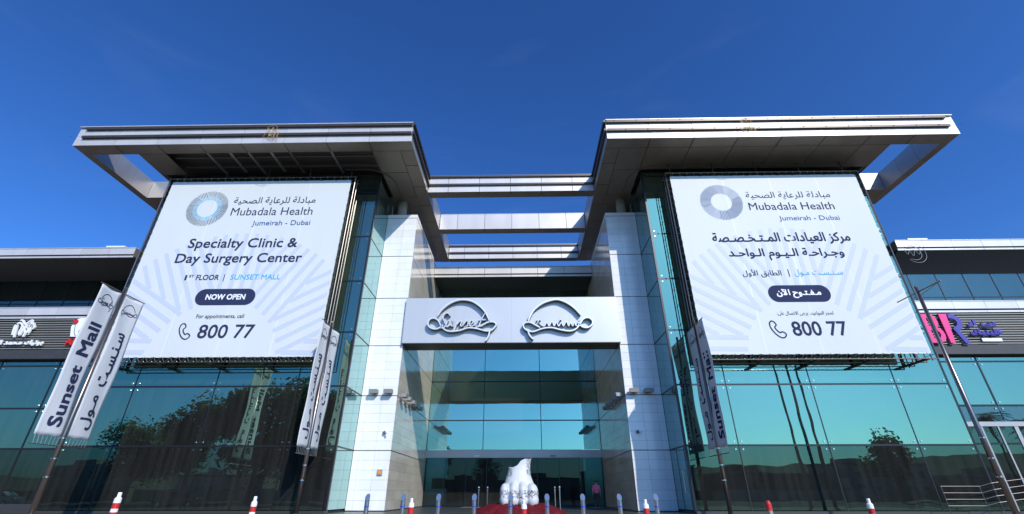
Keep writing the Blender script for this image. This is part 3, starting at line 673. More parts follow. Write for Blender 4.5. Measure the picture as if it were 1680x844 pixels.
def wing(s):
    T = thing('mall_wing', ['', 'low mall wing with louvred sign band right of the right tower', 'low mall wing with louvred sign band left of the left tower'][s], 'building', (s * 35, 31, 0), 'low wings of the mall')
    x0 = XT + .12; yw = 28.3
    zt = [.1, 3.25, 5.52, 8.1, 8.45] if s < 0 else [.1, 3.44, 5.52, 8.1, 8.45]
    mx_ = [x0] + [28.55 + 3.75 * k for k in range(5)]
    for i in range(5):
        for k in range(4):
            if s > 0 and k < 2: continue
            bx('glass_pane', s * (mx_[i] + .03), s * (mx_[i + 1] - .03), yw, yw + .02, zt[k] + .03, zt[k + 1] - .02, GLD if k == 0 else GLS, T)
        if i: bx('mullion', s * mx_[i] - .05, s * mx_[i] + .05, yw - .02, yw + .15, zt[0] if s < 0 else zt[2], 8.45, FRAME, T)
    for z in zt[1:4]: bx('transom', s * x0, s * XW, yw - .017, yw + .13, z - .05, z + .05, FRAME, T)
    bl = MB()
    for x in mx_[1:]:
        for z in zt[2:4]:
            for dx in (-.2, .2):
                for dz in (-.18, .18): bl.cyl((s * x + dx, yw - .035, z + dz), (s * x + dx, yw, z + dz), .045, 8)
    bl.build('glazing_bolt', STEEL, T, kind='stuff')
    if s > 0:   # aluminium shopfront with doors below the transom
        for i in range(5): bx('spandrel_panel', mx_[i] + .02, mx_[i + 1] - .02, yw + .01, yw + .03, 4.62, 5.46, GLU, T)
        bx('shopfront_head', x0, XW, yw - .05, yw + .12, 4.36, 4.61, ALUI, T)
        xx = x0 + .35
        k = 0
        while xx < 40:
            bx('shopfront_stile', xx, xx + (.22 if k % 3 == 0 else .09), yw - .03, yw + .1, .1, 4.355, ALUI, T)
            bx('shopfront_pane', xx + (.23 if k % 3 == 0 else .1), xx + .93, yw + .01, yw + .03, .15, 4.35, GLD, T)
            xx += .94; k += 1
        bx('shopfront_rail', x0, XW, yw + .105, yw + .14, 3.40, 3.46, FRAME, T)
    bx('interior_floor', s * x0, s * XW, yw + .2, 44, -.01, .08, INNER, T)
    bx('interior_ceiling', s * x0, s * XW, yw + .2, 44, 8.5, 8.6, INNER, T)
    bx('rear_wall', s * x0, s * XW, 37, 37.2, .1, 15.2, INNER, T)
    for x in (29.5, 35, 41): MB().lathe(s * x, 30.6, [(.35, .1), (.35, 8.45)], 16).build('interior_column', INCOL, T, smooth=True)
    bx('plinth', s * (x0 + .001), s * XW, 27.9, yw + .2, -.011, .1 if s > 0 else .42, GRAN, T)
    bx('fascia_band', s * x0, s * XW, 27.86, yw + .3, 8.46, 9.04, DARK, T)
    bx('louvre_backing', s * x0, s * XW, 27.95, 28.1, 9.04, 11.2, DARK, T)
    for i in range(13):
        z = 9.08 + i * .158
        bx('louvre_slat', s * x0, s * XW, 27.80, 27.86, z, z + .05, SLAT, T)
    bx('parapet_backing', s * x0, s * XW, 27.79, 28.6, 11.21, 11.81, DARK, T)
    k = 0; x = x0 + .02 if s < 0 else 26.16
    while x < XW:
        a, b = (x0 + .01 if k == 0 else x + .01), x + 1.99
        bx('parapet_panel', s * a, s * b, 27.7, 27.74, 11.32, 11.81, ALU, T)
        bx('parapet_panel', s * a, s * b, 27.74, 27.78, 11.09, 11.22, ALU, T)
        bx('coping', s * a, s * b, 27.67, 28.6, 11.815, 11.86, ALU, T)
        x += 2.0; k += 1
    bx('upper_floor', s * x0, s * XW, 28.61, 33, 11.2, 11.4, CONC, T)
    if s < 0:      # this side the upper floor is set back under a deep flat soffit
        x = 25.73; k = 0
        while x < XW:
            b = (27.25 if k == 0 else x + 2.0)
            bx('upper_pane', s * (x + .02), s * (b - .02), 31, 31.02, 11.4, 13.38, GLU, T)
            bx('upper_pane', s * (x + .02), s * (b - .02), 31, 31.02, 13.44, 15.25, GLU, T)
            bx('mullion', s * b - .03, s * b + .03, 30.98, 31.1, 11.4, 15.25, FRAME, T)
            x = b; k += 1
        bx('transom', s * 25.73, s * XW, 30.975, 31.09, 13.38, 13.44, FRAME, T)
        bx('upper_soffit', s * x0, s * XW, 27.19, 33, 15.26, 15.34, DARK, T)
    else:
        x = 25.73; k = 0
        while x < XW:
            b = (26.95 if k == 0 else x + 1.85)
            bx('upper_pane', s * (x + .02), s * (b - .02), 28.65, 28.67, 11.86, 12.45, GLU, T)
            bx('upper_pane', s * (x + .02), s * (b - .02), 28.65, 28.67, 12.51, 14.17, GLU, T)
            bx('mullion', s * b - .028, s * b + .028, 28.63, 28.75, 11.86, 14.17, FRAME, T)
            x = b; k += 1
        bx('transom', s * 25.73, s * XW, 28.625, 28.74, 12.45, 12.51, FRAME, T)
        g = MB(); x0_, x1_ = sorted((s * x0, s * XW))     # soffit sloping from the glass head up to the roof edge
        g.v = [(x0_, 27.19, 15.24), (x1_, 27.19, 15.24), (x1_, 28.62, 14.18), (x0_, 28.62, 14.18), (x0_, 27.19, 15.34), (x1_, 27.19, 15.34), (x1_, 28.9, 15.34), (x0_, 28.9, 15.34), (x0_, 28.9, 14.18), (x1_, 28.9, 14.18)]
        g.f = [(0, 1, 2, 3), (3, 2, 9, 8), (8, 9, 6, 7), (4, 7, 6, 5), (0, 4, 5, 1), (0, 3, 8, 7, 4), (1, 5, 6, 9, 2)]; g.build('sloping_soffit', DARK, T)
    bx('upper_rear_wall', s * x0, s * XW, 33, 33.2, 11.42, 15.33, INNER, T)
    bx('roof_core', s * x0, s * XW, 27.2, 38, 15.35, 15.9, VOID, T)
    x = 25.5; k = 0
    while x < XW:
        a = x0 if k == 0 else x + .01
        bx('roof_fascia_panel', s * a, s * (x + 1.94), 27.1, 27.14, 15.46, 15.93, ALU, T)
        bx('roof_fascia_panel', s * a, s * (x + 1.94), 27.14, 27.18, 15.24, 15.36, ALU, T)
        bx('coping', s * a, s * (x + 1.94), 27.07, 27.5, 15.935, 15.98, ALU, T)
        x += 1.95; k += 1
    v = thing('roof_cabinet', 'small white cabinet on the roof of the %s wing' % SIDE[s], 'roof unit', (s * 29.1, 29.3, 15.9), 'white cabinets on the wing roofs')
    bx('housing', s * 29.1 - .65, s * 29.1 + .65, 29, 29.7, 15.9, 17.05, WHITE, v); bx('lid', s * 29.1 - .7, s * 29.1 + .7, 28.94, 29.76, 17.05, 17.15, WHITE, v)
    for q in (-.4, .4): bx('foot', s * 29.1 + q - .05, s * 29.1 + q + .05, 29.1, 29.6, 15.895, 15.9, RAIL, v)
for s in (-1, 1): wing(s)
fr = lambda y: (lambda a, b, d: (a, y - d, b))
B1 = thing('shop_sign', 'white boutique sign of looped emblem over Arabic lettering on the left louvres', 'shop sign', (-31.3, 27.75, 9.2))
for k, p in EMBLEM.items():
    a = MB(); ribbon(a, p, .095, 27.62, 27.72, False); a.build('emblem_stroke', WHITE, B1)
letters('lettering', arabic('\u0628\u0648\u062a\u064a\u0643 \u0645\u062d\u0645\u062f \u0627\u0644\u0645\u0647'), (-33.1, -29.6, 9.23, 9.62), fr(27.66), WHITE, B1, bold=.02, ext=.04)
B2 = thing('shop_sign', 'white curved panel with red dot over slanted red letters on the left louvres', 'shop sign', (-27.4, 27.75, 9.2))
a = MB(); pts = [(-28.07, 9.82), (-28.3, 10.5), (-28.12, 10.98), (-27.9, 11.07), (-26.5, 11.07), (-26.5, 9.82)]
def prism(mb, pts, y0, y1):
    b = len(mb.v); n = len(pts)
    mb.v += [(x, y0, z) for x, z in pts] + [(x, y1, z) for x, z in pts]
    mb.f += [tuple(b + i for i in range(n)), tuple(b + n + i for i in reversed(range(n)))] + [(b + i, b + n + i, b + n + (i + 1) % n, b + (i + 1) % n) for i in range(n)]
prism(a, pts, 27.66, 27.74); a.build('panel', WHITE, B2)
a = MB(); prism(a, [(-28.1 + .16 * math.cos(w), 10.8 + .16 * math.sin(w)) for w in [2 * PI * k / 20 for k in range(20)]], 27.6, 27.655); a.build('red_dot', RED, B2)
a = MB(); ribbon(a, [(-28.05, 10.62), (-27.98, 10.3), (-27.86, 10.0), (-27.7, 9.85)], .03, 27.645, 27.655); ribbon(a, [(-27.55, 9.95), (-27.62, 10.2), (-27.45, 10.35), (-27.2, 10.3)], .09, 27.645, 27.655); a.build('line_drawing', DARK, B2)
letters('lettering', 'AI RA', (-28.2, -26.6, 9.28, 9.7), fr(27.66), RED, B2, bold=.03, ext=.04)
B3 = thing('shop_sign', 'pink B and pink and purple R with purple Arabic words on the right louvres', 'shop sign', (27.6, 27.75, 9.1))
letters('letter_b', 'B', (25.78, 26.78, 9.1, 10.97), fr(27.68), PINK, B3, bold=.03, ext=.04)
a = MB(); prism(a, [(26.91, 10.97), (26.91, 9.09), (27.18, 9.09), (27.39, 10.97)], 27.64, 27.72); a.build('letter_stem', PINK, B3)
a = MB(); ribbon(a, [(27.45, 10.82), (27.78, 10.75), (27.98, 10.45), (27.85, 10.1), (27.55, 9.95)], .30, 27.64, 27.72, False); a.build('letter_bowl', PURP, B3)
a = MB(); prism(a, [(27.42, 10.03), (27.70, 10.03), (28.12, 9.08), (27.8, 9.08)], 27.645, 27.715); a.build('letter_leg', PURP, B3)
letters('lettering', arabic('\u0628\u064a \u0627\u0631'), (28.35, 30.15, 10.05, 10.55), fr(27.66), PURP, B3, bold=.05, ext=.04)
letters('lettering', arabic('\u0643\u0644\u064a\u0646\u064a\u0643'), (28.35, 30.3, 9.5, 9.98), fr(27.66), PURP, B3, bold=.05, ext=.04)
bx('plate', 28.92, 30.12, 27.70, 27.74, 9.19, 9.39, WHITE, B3)

# ------------------------------------------------------------ the two big banners
def clip(poly, x0, x1, z0, z1):
    for ax, lim, sg in ((0, x0, 1), (0, x1, -1), (1, z0, 1), (1, z1, -1)):
        out = []
        for i in range(len(poly)):
            a, b = poly[i - 1], poly[i]; da, db = (a[ax] - lim) * sg, (b[ax] - lim) * sg
            if (da >= 0) != (db >= 0):
                t = da / (da - db); out.append((a[0] + (b[0] - a[0]) * t, a[1] + (b[1] - a[1]) * t))
            if db >= 0: out.append(b)
        poly = out
        if not poly: return []
    return poly
def burst(name, cx, cz, r, R, pitch, wd, y, m, parent, box=None, m_in=None, each=False):
    """ring of strokes in 12 fans 30 degrees apart; a fan's strokes run parallel and stop on the first stroke of the next fan, in a V"""
    outs = MB(); ins = MB(); arm = -.1525 * R
    for g in range(12):
        mid = math.radians(29 + 30 * g); u = (math.cos(mid), math.sin(mid)); v = (-u[1], u[0]); t = arm
        while t < R * .34:
            s1 = math.sqrt(R * R - t * t); s0 = math.sqrt(max(r * r - t * t, 0)); c_ = (-arm + wd * .5 + t * math.cos(PI / 6)) / .5
            if t > arm + pitch * 2.5: s0 = max(s0, c_)
            # the neighbour's end also limits the outer tip
            if s1 - s0 > .06 * R:
                segs = [(outs, s0, s1)]
                if m_in: sm = s0 + (s1 - s0) * .4; segs = [(ins, s0, sm), (outs, sm, s1)]
                for mb, a0, a1 in segs:
                    pl = [(cx + u[0] * a + v[0] * (t + w), cz + u[1] * a + v[1] * (t + w)) for a, w in ((a0, -wd / 2), (a1, -wd / 2), (a1, wd / 2), (a0, wd / 2))]
                    if box: pl = clip(pl, *box)
                    if len(pl) < 3: continue
                    q = MB() if each else mb
                    b = len(q.v); q.v += [(x, y - .00008 * (len(outs.f) + len(ins.f)), z) for x, z in pl]; q.f.append(tuple(b + i for i in range(len(pl))))
                    if each: q.build(name, m, parent); outs.f.append(0)
            t += pitch
    if not each:
        outs.build(name, m, parent, kind='stuff')
        if ins.v: ins.build(name, m_in, parent, kind='stuff')
YB = 26.24
def phone(cx, cz, h, y, parent, lean):
    k = h / 2; P = [(-.60, .95), (-.28, .98), (-.05, .62), (-.30, .30), (.02, -.22), (.42, -.38), (.66, -.62), (1.0, -.45), (.90, -.80), (.60, -1.0), (.1, -.95), (-.45, -.5), (-.78, .1), (-.82, .65), (-.60, .95)]
    P = [(-.55, .98), (-.25, .88), (-.02, .52), (-.28, .22), (-.12, -.12), (.22, -.42), (.50, -.30), (.88, -.52), (.86, -.78), (.55, -1.0), (.1, -.93), (-.42, -.5), (-.80, .15), (-.82, .7), (-.55, .98)]
    a = MB(); ribbon(a, [(cx + x * k * .88, cz + z * k) for x, z in P], .075, y - .001, y, False, 4); a.build('phone_symbol', NAVY, parent)
def banner(s):
    lab = {-1: 'huge white health clinic banner with English lettering hung on the left tower', 1: 'huge white health clinic banner with Arabic lettering hung on the right tower'}[s]
    T = thing('facade_banner', lab, 'banner', (s * 17.75, YB, 8.05), 'huge banners on the towers')
    xa, xb = (-24.22, -11.32) if s < 0 else (11.3, 24.2)
    za, zb = 8.06, 20.82
    # vinyl sheet, softly scalloped at its edges where it is laced
    nx, nz = 60, 60; vs = []; fs = []
    for j in range(nz + 1):
        for i in range(nx + 1):
            u, w = i / nx, j / nz
            ex = .035 * (abs(math.sin(u * PI * 24)) - .5) * ((1 if j == nz else 0) - (1 if j == 0 else 0)); ez = .03 * (abs(math.sin(w * PI * 24)) - .5) * ((1 if i == nx else 0) - (1 if i == 0 else 0))
            vs.append((xa + (xb - xa) * u + ez, YB, za + (zb - za) * w + ex))
    for j in range(nz):
        for i in range(nx): a = j * (nx + 1) + i; fs.append((a, a + 1, a + nx + 2, a + nx + 1))
    b = len(vs); vs += [(x, y + .012, z) for x, y, z in vs]; fs += [tuple(reversed([k + b for k in f])) for f in fs]
    me = bpy.data.meshes.new('vinyl_sheet'); me.from_pydata([(x, y - YB, z) for x, y, z in vs], [], fs); link('vinyl_sheet', me, T, (0, YB, 0), BANN)
    for k in (.28, .53, .78): 
        x = xa + (xb - xa) * k; bx('weld_seam', x - .018, x + .018, YB - .003, YB - .001, za + .03, zb - .03, SEAM, T)
    cx = -17.75 if s < 0 else 17.8
    burst('ray_stripe', cx, 7.65, 4.0, 8.85, .70, .27, YB - .004, LAV, T, box=(xa + .1, xb - .1, za + .08, zb - .1), each=True)
    rc = (-21.03, 18.54) if s < 0 else (14.46, 18.6)
    burst('emblem', rc[0], rc[1], .70, 1.43, .098, .030, YB - .0105, BLUE if s > 0 else NAVY, T, m_in=CYAN if s < 0 else BLUE)
    pl = fr(YB - .012)
    A = arabic
    L = lambda body, fit, m=NAVY, bold=0.0, place=pl: letters('lettering', body, fit, place, m, T, bold=bold)
    HEALTH = A('\u0645\u0628\u0627\u062f\u0644\u0629 \u0644\u0644\u0631\u0639\u0627\u064a\u0629 \u0627\u0644\u0635\u062d\u064a\u0629')
    if s < 0:
        L(HEALTH, (-19.3, -13.55, 18.76, 19.45), bold=.004)
        L('Mubadala Health', (-19.26, -13.58, 17.93, 18.56))
        L('Jumeirah - Dubai', (-17.54, -13.57, 16.99, 17.5), BLUE, .004)
        L('Specialty Clinic &', (-21.4, -14.08, 15.18, 16.12), bold=.018)
        L('Day Surgery Center', (-21.9, -13.56, 14.08, 14.99), bold=.018)
        L('1', (-20.84, -20.71, 13.05, 13.42), bold=.006); L('ST', (-20.60, -20.26, 13.25, 13.43), bold=.006)
        L('FLOOR', (-20.10, -18.62, 13.05, 13.43), bold=.012); bx('divider_bar', -18.32, -18.27, YB - .013, YB - .012, 12.95, 13.45, NAVY, T)
        L('SUNSET MALL', (-17.87, -14.65, 13.07, 13.43), CYAN, .004)
        px0, px1, pz0, pz1 = -19.72, -15.93, 11.33, 12.43
        L('NOW OPEN', (-19.05, -16.55, 11.69, 12.07), WHITE, .018, fr(YB - .018))
        L('For appointments, call', (-19.24, -16.28, 10.40, 10.73), bold=.004)
        phone(-19.66, 9.66, 1.0, YB - .012, T, 0)
        L('800 77', (-18.82, -15.42, 9.2, 10.07), bold=.018)
    else:
        L(HEALTH, (16.22, 21.93, 18.76, 19.42), bold=.0)
        L('Mubadala Health', (16.23, 21.93, 17.93, 18.52))
        L('Jumeirah - Dubai', (18.0, 21.98, 16.97, 17.45), BLUE)
        L(A('\u0645\u0631\u0643\u0632 \u0627\u0644\u0639\u064a\u0627\u062f\u0627\u062a \u0627\u0644\u0645\u0640\u062a\u0640\u062e\u0640\u0635\u0640\u0635\u0629'), (13.27, 22.16, 15.28, 16.18), bold=.02)
        L(A('\u0648\u062c\u0640\u0631\u0627\u062d\u0640\u0629 \u0627\u0644\u0640\u064a\u0640\u0648\u0645 \u0627\u0644\u0640\u0648\u0627\u062d\u0640\u062f'), (14.08, 21.4, 14.12, 15.0), bold=.02)
        L(A('\u0627\u0644\u0637\u0627\u0628\u0642 \u0627\u0644\u0623\u0648\u0644'), (14.64, 17.06, 12.93, 13.5), bold=.004)
        bx('divider_bar', 17.5, 17.55, YB - .013, YB - .012, 12.96, 13.48, NAVY, T)
        L(A('\u0633\u0640\u0646\u0640\u0633\u0640\u062a \u0645\u0640\u0648\u0644'), (17.87, 20.86, 12.95, 13.46), CYAN, .0)
        px0, px1, pz0, pz1 = 15.9, 19.67, 11.27, 12.38
        L(A('\u0645\u0640\u0641\u0640\u062a\u0640\u0648\u062d \u0627\u0644\u0622\u0646'), (16.4, 19.1, 11.52, 12.12), WHITE, .018, fr(YB - .018))
        L(A('\u0644\u062d\u062c\u0632 \u0627\u0644\u0645\u0648\u0627\u0639\u064a\u062f\u060c \u064a\u0631\u062c\u0649 \u0627\u0644\u0627\u062a\u0635\u0627\u0644 \u0639\u0644\u0649:'), (16.08, 19.43, 10.38, 10.68), bold=.0)
        phone(15.86, 9.56, 1.05, YB - .012, T, 0)
        L('800 77', (16.72, 19.93, 9.14, 10.04), bold=.018)
    r = (pz1 - pz0) / 2; q = [(px0 + r + r * math.cos(w), pz0 + r + r * math.sin(w)) for w in [PI / 2 + PI * k / 16 for k in range(17)]] + [(px1 - r + r * math.cos(w), pz0 + r + r * math.sin(w)) for w in [-PI / 2 + PI * k / 16 for k in range(17)]]
    a = MB(); prism(a, q, YB - .013, YB - .011); a.build('navy_pill', NAVY, T)
    # tubular frame
    def tb(name, pts, r, m=POLE, n=8): MB().tube(pts, r, n).build(name, m, T, smooth=False)
    e = .28
    for x in (xa - e, xb + e):
        tb('frame_tube', [(x, YB, za - .3), (x, YB, zb + .3)], .04)
        tb('frame_tube', [(x, YB + .42, za - .3), (x, YB + .42, zb + .3)], .03)
        tb('frame_tube', [(x, YB + .84, za - .3), (x, YB + .84, zb - 1.2)], .03)
    for z in (za - .3, zb + .3):
        tb('frame_tube', [(xa - e, YB, z), (xb + e, YB, z)], .034)
        tb('frame_tube', [(xa - e, YB + .84, z), (xb + e, YB + .84, z)], .03)
    g = MB()
    k = 0; z = za
    while z < zb:
        for x in (xa - e, xb + e): g.tube([(x, YB, z), (x, YB + .84, z)], .014, 6)
        z += 1.28
    g.build('frame_rung', POLE, T, kind='stuff')
    for k in range(5):
        x = xa + .3 + (xb - xa - .6) * k / 4
        tb('hanger_tube', [(x, YB + .5, zb + .28), (x, YB + .5, ZS)], .04)
        bx('wall_bracket', x - .09, x + .09, YB + .02, YG - .02, za - .35, za - .25, RAIL, T)
        bx('back_post', x - .07, x + .07, YB + .7, YB + .84, za - .25, zb, RAIL, T)
    # lacing
    g = MB(); n = 26
    for k in range(n):
        x = xa + (xb - xa) * (k + .5) / n; d = (xb - xa) / n / 2
        g.tube([(x, YB - .01, za + .04), (x - d, YB, za - .3)], .007, 4); g.tube([(x, YB - .01, za + .04), (x + d, YB, za - .3)], .007, 4)
        g.tube([(x, YB - .01, zb - .04), (x, YB, zb + .3)], .007, 4)
        z = za + (zb - za) * (k + .5) / n
        g.tube([(xa + .03, YB - .01, z), (xa - e, YB, z)], .007, 4); g.tube([(xb - .03, YB - .01, z), (xb + e, YB, z)], .007, 4)
    g.build('lacing_cord', LAMPB, T, kind='stuff')
    g = MB()
    for k in range(n):
        x = xa + (xb - xa) * (k + .5) / n
        for z in (za + .06, zb - .06): g.cyl((x, YB - .012, z), (x, YB - .002, z), .022, 8)
        g.ball((x, YB - .02, za - .25), .026, 6, 4); g.ball((x, YB - .02, zb + .26), .024, 6, 4)
    g.build('eyelet', WHITE, T, kind='stuff')
for s in (-1, 1): banner(s)

# ------------------------------------------------------------ flag poles and flags
SUN_AR = arabic('\u0633\u0640\u0646\u0640\u0633\u0640\u062a')
MALL_AR = arabic('\u0645\u0640\u0648\u0644')
def flagpole(x, y, lab, h=9.95, bare=False):
    T = thing('flag_pole', lab, 'flag pole', (x, y, -.17), 'steel flag poles')
    MB().tube([(x, y, -.17), (x, y, 3.2), (x, y, h)], [.105, .10, .075], 16).build('shaft', POLE, T, smooth=True)
    MB().lathe(x, y, [(.2, -.17), (.2, -.13), (.12, -.1), (.12, .05)], 16).build('base_plate', POLE, T)
    MB().ball((x, y, h + .02), .09).build('cap', POLE, T)
    MB().tube([(x, y - 1.38, 9.72), (x, y + 1.38, 9.72)], .028, 6).build('upper_arm', POLE, T)
    if not bare:
        MB().tube([(x, y - 1.38, 2.72), (x, y + 1.38, 2.72)], .022, 6).build('lower_arm', POLE, T)
    for z in (3.0, 2.2, 1.5): MB().lathe(x, y, [(.118, z), (.118, z + .05)], 12).build('clamp_ring', STEEL, T)
    if bare: MB().tube([(x, y - 1.38, 9.72), (x, y, 9.5)], .015, 5).build('stay', POLE, T)
def flag(x, y, near, view, body, lab, bow, seed):
    """cloth in the plane x = const between the pole at y and the arm end; view = +1 when seen from +x"""
    sg = -1 if near else 1
    ya, yb = y + sg * .12, y + sg * 1.3
    y0, y1 = min(ya, yb), max(ya, yb); z0, z1 = 3.05, 9.68
    rnd = random.Random(seed); ph = rnd.uniform(0, 6)
    def fx(yy, zz):
        t = (zz - z0) / (z1 - z0)
        return x + bow * math.sin(PI * t) * .5 + .03 * math.sin(zz * 1.7 + ph + yy * 2.2) + .02 * math.sin(yy * 5 + zz * .6)
    def fy(yy, zz):
        t = (zz - z0) / (z1 - z0); return yy - .05 * math.sin(PI * t) * (1 if not near else -1)
    T = thing('hanging_flag', lab, 'flag', (x, (y0 + y1) / 2, z0), 'vertical mall flags on the poles')
    nx, nz = 10, 40; vs = []; fs = []
    for j in range(nz + 1):
        for i in range(nx + 1):
            yy = y0 + (y1 - y0) * i / nx; zz = z0 + (z1 - z0) * j / nz + .02 * math.sin(i * 1.3 + ph) * (1 if j == 0 else 0); vs.append((fx(yy, zz) - x, fy(yy, zz) - (y0 + y1) / 2, zz - z0))
    for j in range(nz):
        for i in range(nx): a = j * (nx + 1) + i; fs.append((a, a + 1, a + nx + 2, a + nx + 1))
    me = bpy.data.meshes.new('cloth'); me.from_pydata(vs, [], fs)
    for p in me.polygons: p.use_smooth = True
    c = link('cloth', me, T, (x, (y0 + y1) / 2, z0), FLAG)
    so_ = c.modifiers.new('thick', 'SOLIDIFY'); so_.thickness = .004; so_.offset = 0
    # reading direction: upwards, letter tops to the left as seen
    w = (y1 - y0)
    def pl(a, b, d):     # a along +z, b = distance from the right-hand cloth edge as seen
        yy = (y1 - b) if view > 0 else (y0 + b)
        return (fx(yy, a) + view * (.012 + d), fy(yy, a), a)
    if body == 'latin':
        letters('lettering', 'Sunset', (3.42, 6.0, .26, .26 + .60), pl, NAVY, T, bold=.03)
        letters('lettering', 'Mall', (6.42, 7.95, .26, .26 + .64), pl, NAVY, T, bold=.03)
    else:
        letters('lettering', SUN_AR, (5.35, 7.9, .30, .30 + .56), pl, NAVY, T, bold=.02)
        letters('lettering', MALL_AR, (3.45, 4.95, .22, .22 + .72), pl, NAVY, T, bold=.02)
    # small outlined logo at the top
    L = LOGO_LATIN if body == 'latin' else LOGO_ARABIC
    q = MB(); cx_ = (-3.4 if body == 'latin' else 3.2)
    for k, p in L.items():
        t = MB(); ribbon(t, [((a - cx_) * .20, (b - 11.6) * .24) for a, b in p], .028, 0, .002, False, 3)
        base = len(q.v)
        for vx, vy, vz in t.v:
            b = w / 2 - vx if True else 0; yy = (y1 - b) if view > 0 else (y0 + b); zz = 9.0 + vz
            q.v.append((fx(yy, zz) + view * (.012 + vy), fy(yy, zz), zz))
        q.f += [tuple(i + base for i in f) for f in t.f]
    q.build('small_logo', NAVY, T)
    g = MB()
    for i in range(7):
        yy = y0 + (y1 - y0) * (i + .5) / 7; g.tube([(fx(yy, z0), fy(yy, z0), z0 + .01), (x, yy, 2.72)], .006, 4)
        g.tube([(fx(yy, z1), fy(yy, z1), z1 - .01), (x, yy, 9.72)], .008, 4)
    g.build('tie_cord', LAMPB, T, kind='stuff')
flagpole(-18.95, 20.55, 'steel flag pole leaning into view at far left with two mall flags')
flagpole(-10.55, 25.75, 'steel flag pole in front of the left tower inner corner')
flagpole(10.9, 25.9, 'steel flag pole in front of the right tower inner corner')
flagpole(20.2, 21.1, 'bare steel flag pole without flags at the right', bare=True)
flag(-18.95, 20.55, True, 1, 'latin', 'pale flag reading Sunset Mall on the far left pole', -.25, 1)
flag(-18.95, 20.55, False, 1, 'arabic', 'pale flag with Arabic lettering on the far left pole, building side', .18, 2)
flag(-10.55, 25.75, True, 1, 'arabic', 'pale Arabic flag on the street side of the inner left pole', -.12, 3)
flag(-10.55, 25.75, False, 1, 'arabic', 'pale Arabic flag on the building side of the inner left pole', .1, 4)
flag(10.9, 25.9, True, -1, 'latin', 'shaded grey flag reading Sunset Mall on the inner right pole', .12, 5)
flag(10.9, 25.9, False, -1, 'arabic', 'shaded grey flag with Arabic lettering on the inner right pole', -.1, 6)

# ------------------------------------------------------------ lamps, cameras and boxes fixed to the pillars
def flood(x, y, z, face, lab, tone):
    """face: (0,-1) lamp on the pillar front, (+-1, 0) lamp on an inner side wall"""
    T = thing('floodlight', lab, 'floodlight', (x, y, z), 'floodlights on the pillars')
    fx_, fy_ = face
    a = MB(); w, d, h = .27, .2, .14
    def P(u, v, zz): return (x + fx_ * v - fy_ * u, y + fy_ * v + fx_ * u, z + zz)
    def hexa(mb, u0, u1, v0, v1, z0, z1, tilt):
        b = len(mb.v)
        for zz in (z0, z1):
            for (u, v) in ((u0, v0), (u1, v0), (u1, v1), (u0, v1)): mb.v.append(P(u, v + (tilt if zz == z1 else 0), zz))
        mb.f += [tuple(b + i for i in f) for f in CF]
    hexa(a, -w, w, .12, .46, -.02, .2, .05); a.build('housing', tone, T)
    a = MB(); hexa(a, -w - .01, w + .01, .47, .49, -.05, .2, .05); a.build('front_frame', LAMPB, T)
    a = MB(); hexa(a, -w + .03, w - .03, .14, .44, -.035, -.021, 0); a.build('lens', LAMPD, T)
    a = MB(); hexa(a, -.04, .04, .0, .12, .02, .12, 0); hexa(a, -.1, .1, .0, .02, -.06, .2, 0); a.build('bracket', LAMPB, T)
flood(-8.92, YP - .005, 6.76, (0, -1), 'grey floodlight on the sunlit left pillar front, outer one', LAMPB)
flood(-7.96, YP - .005, 6.76, (0, -1), 'grey floodlight on the sunlit left pillar front, inner one', LAMPB)
flood(7.95, YP - .005, 6.76, (0, -1), 'pale floodlight on the right pillar front, inner one in the sun', LAMPB)
flood(8.9, YP - .005, 6.76, (0, -1), 'grey floodlight on the right pillar front, outer one in shade', LAMPB)
ords = ['first', 'second', 'third', 'fourth', 'fifth']
for i in range(5):
    for s in (-1, 1):
        flood(s * XP1, 31.3 + i * 1.3, 6.66, (-s, 0), '%s floodlight inward from the front along the %s pillar inner wall' % (ords[i], SIDE[s]), LAMPB)
for s in (-1, 1):
    x = -7.94 if s < 0 else 7.93
    T = thing('security_camera', 'small white dome camera on the front of the %s pillar' % SIDE[s], 'camera', (x, YP, 4.36), 'security cameras')
    MB().cyl((x, YP, 4.4), (x, YP - .12, 4.4), .13, 16).build('mount', WHITE, T)
    MB().ball((x, YP - .16, 4.36), .10, 10, 8).build('dome', LAMPD, T, smooth=True)
    MB().cyl((x + .05, YP - .15, 4.36), (x + .24, YP - .34, 4.3), .05, 10).build('lens_barrel', WHITE, T)
T = thing('alarm_box', 'small orange and grey box low on the left pillar', 'alarm box', (-7.97, YP, 1.95), None)
bx('housing', -8.12, -7.82, YP - .09, YP - .005, 1.92, 2.24, LAMPB, T); bx('orange_lens', -8.09, -7.85, YP - .11, YP - .091, 2.0, 2.16, ORANGE, T)

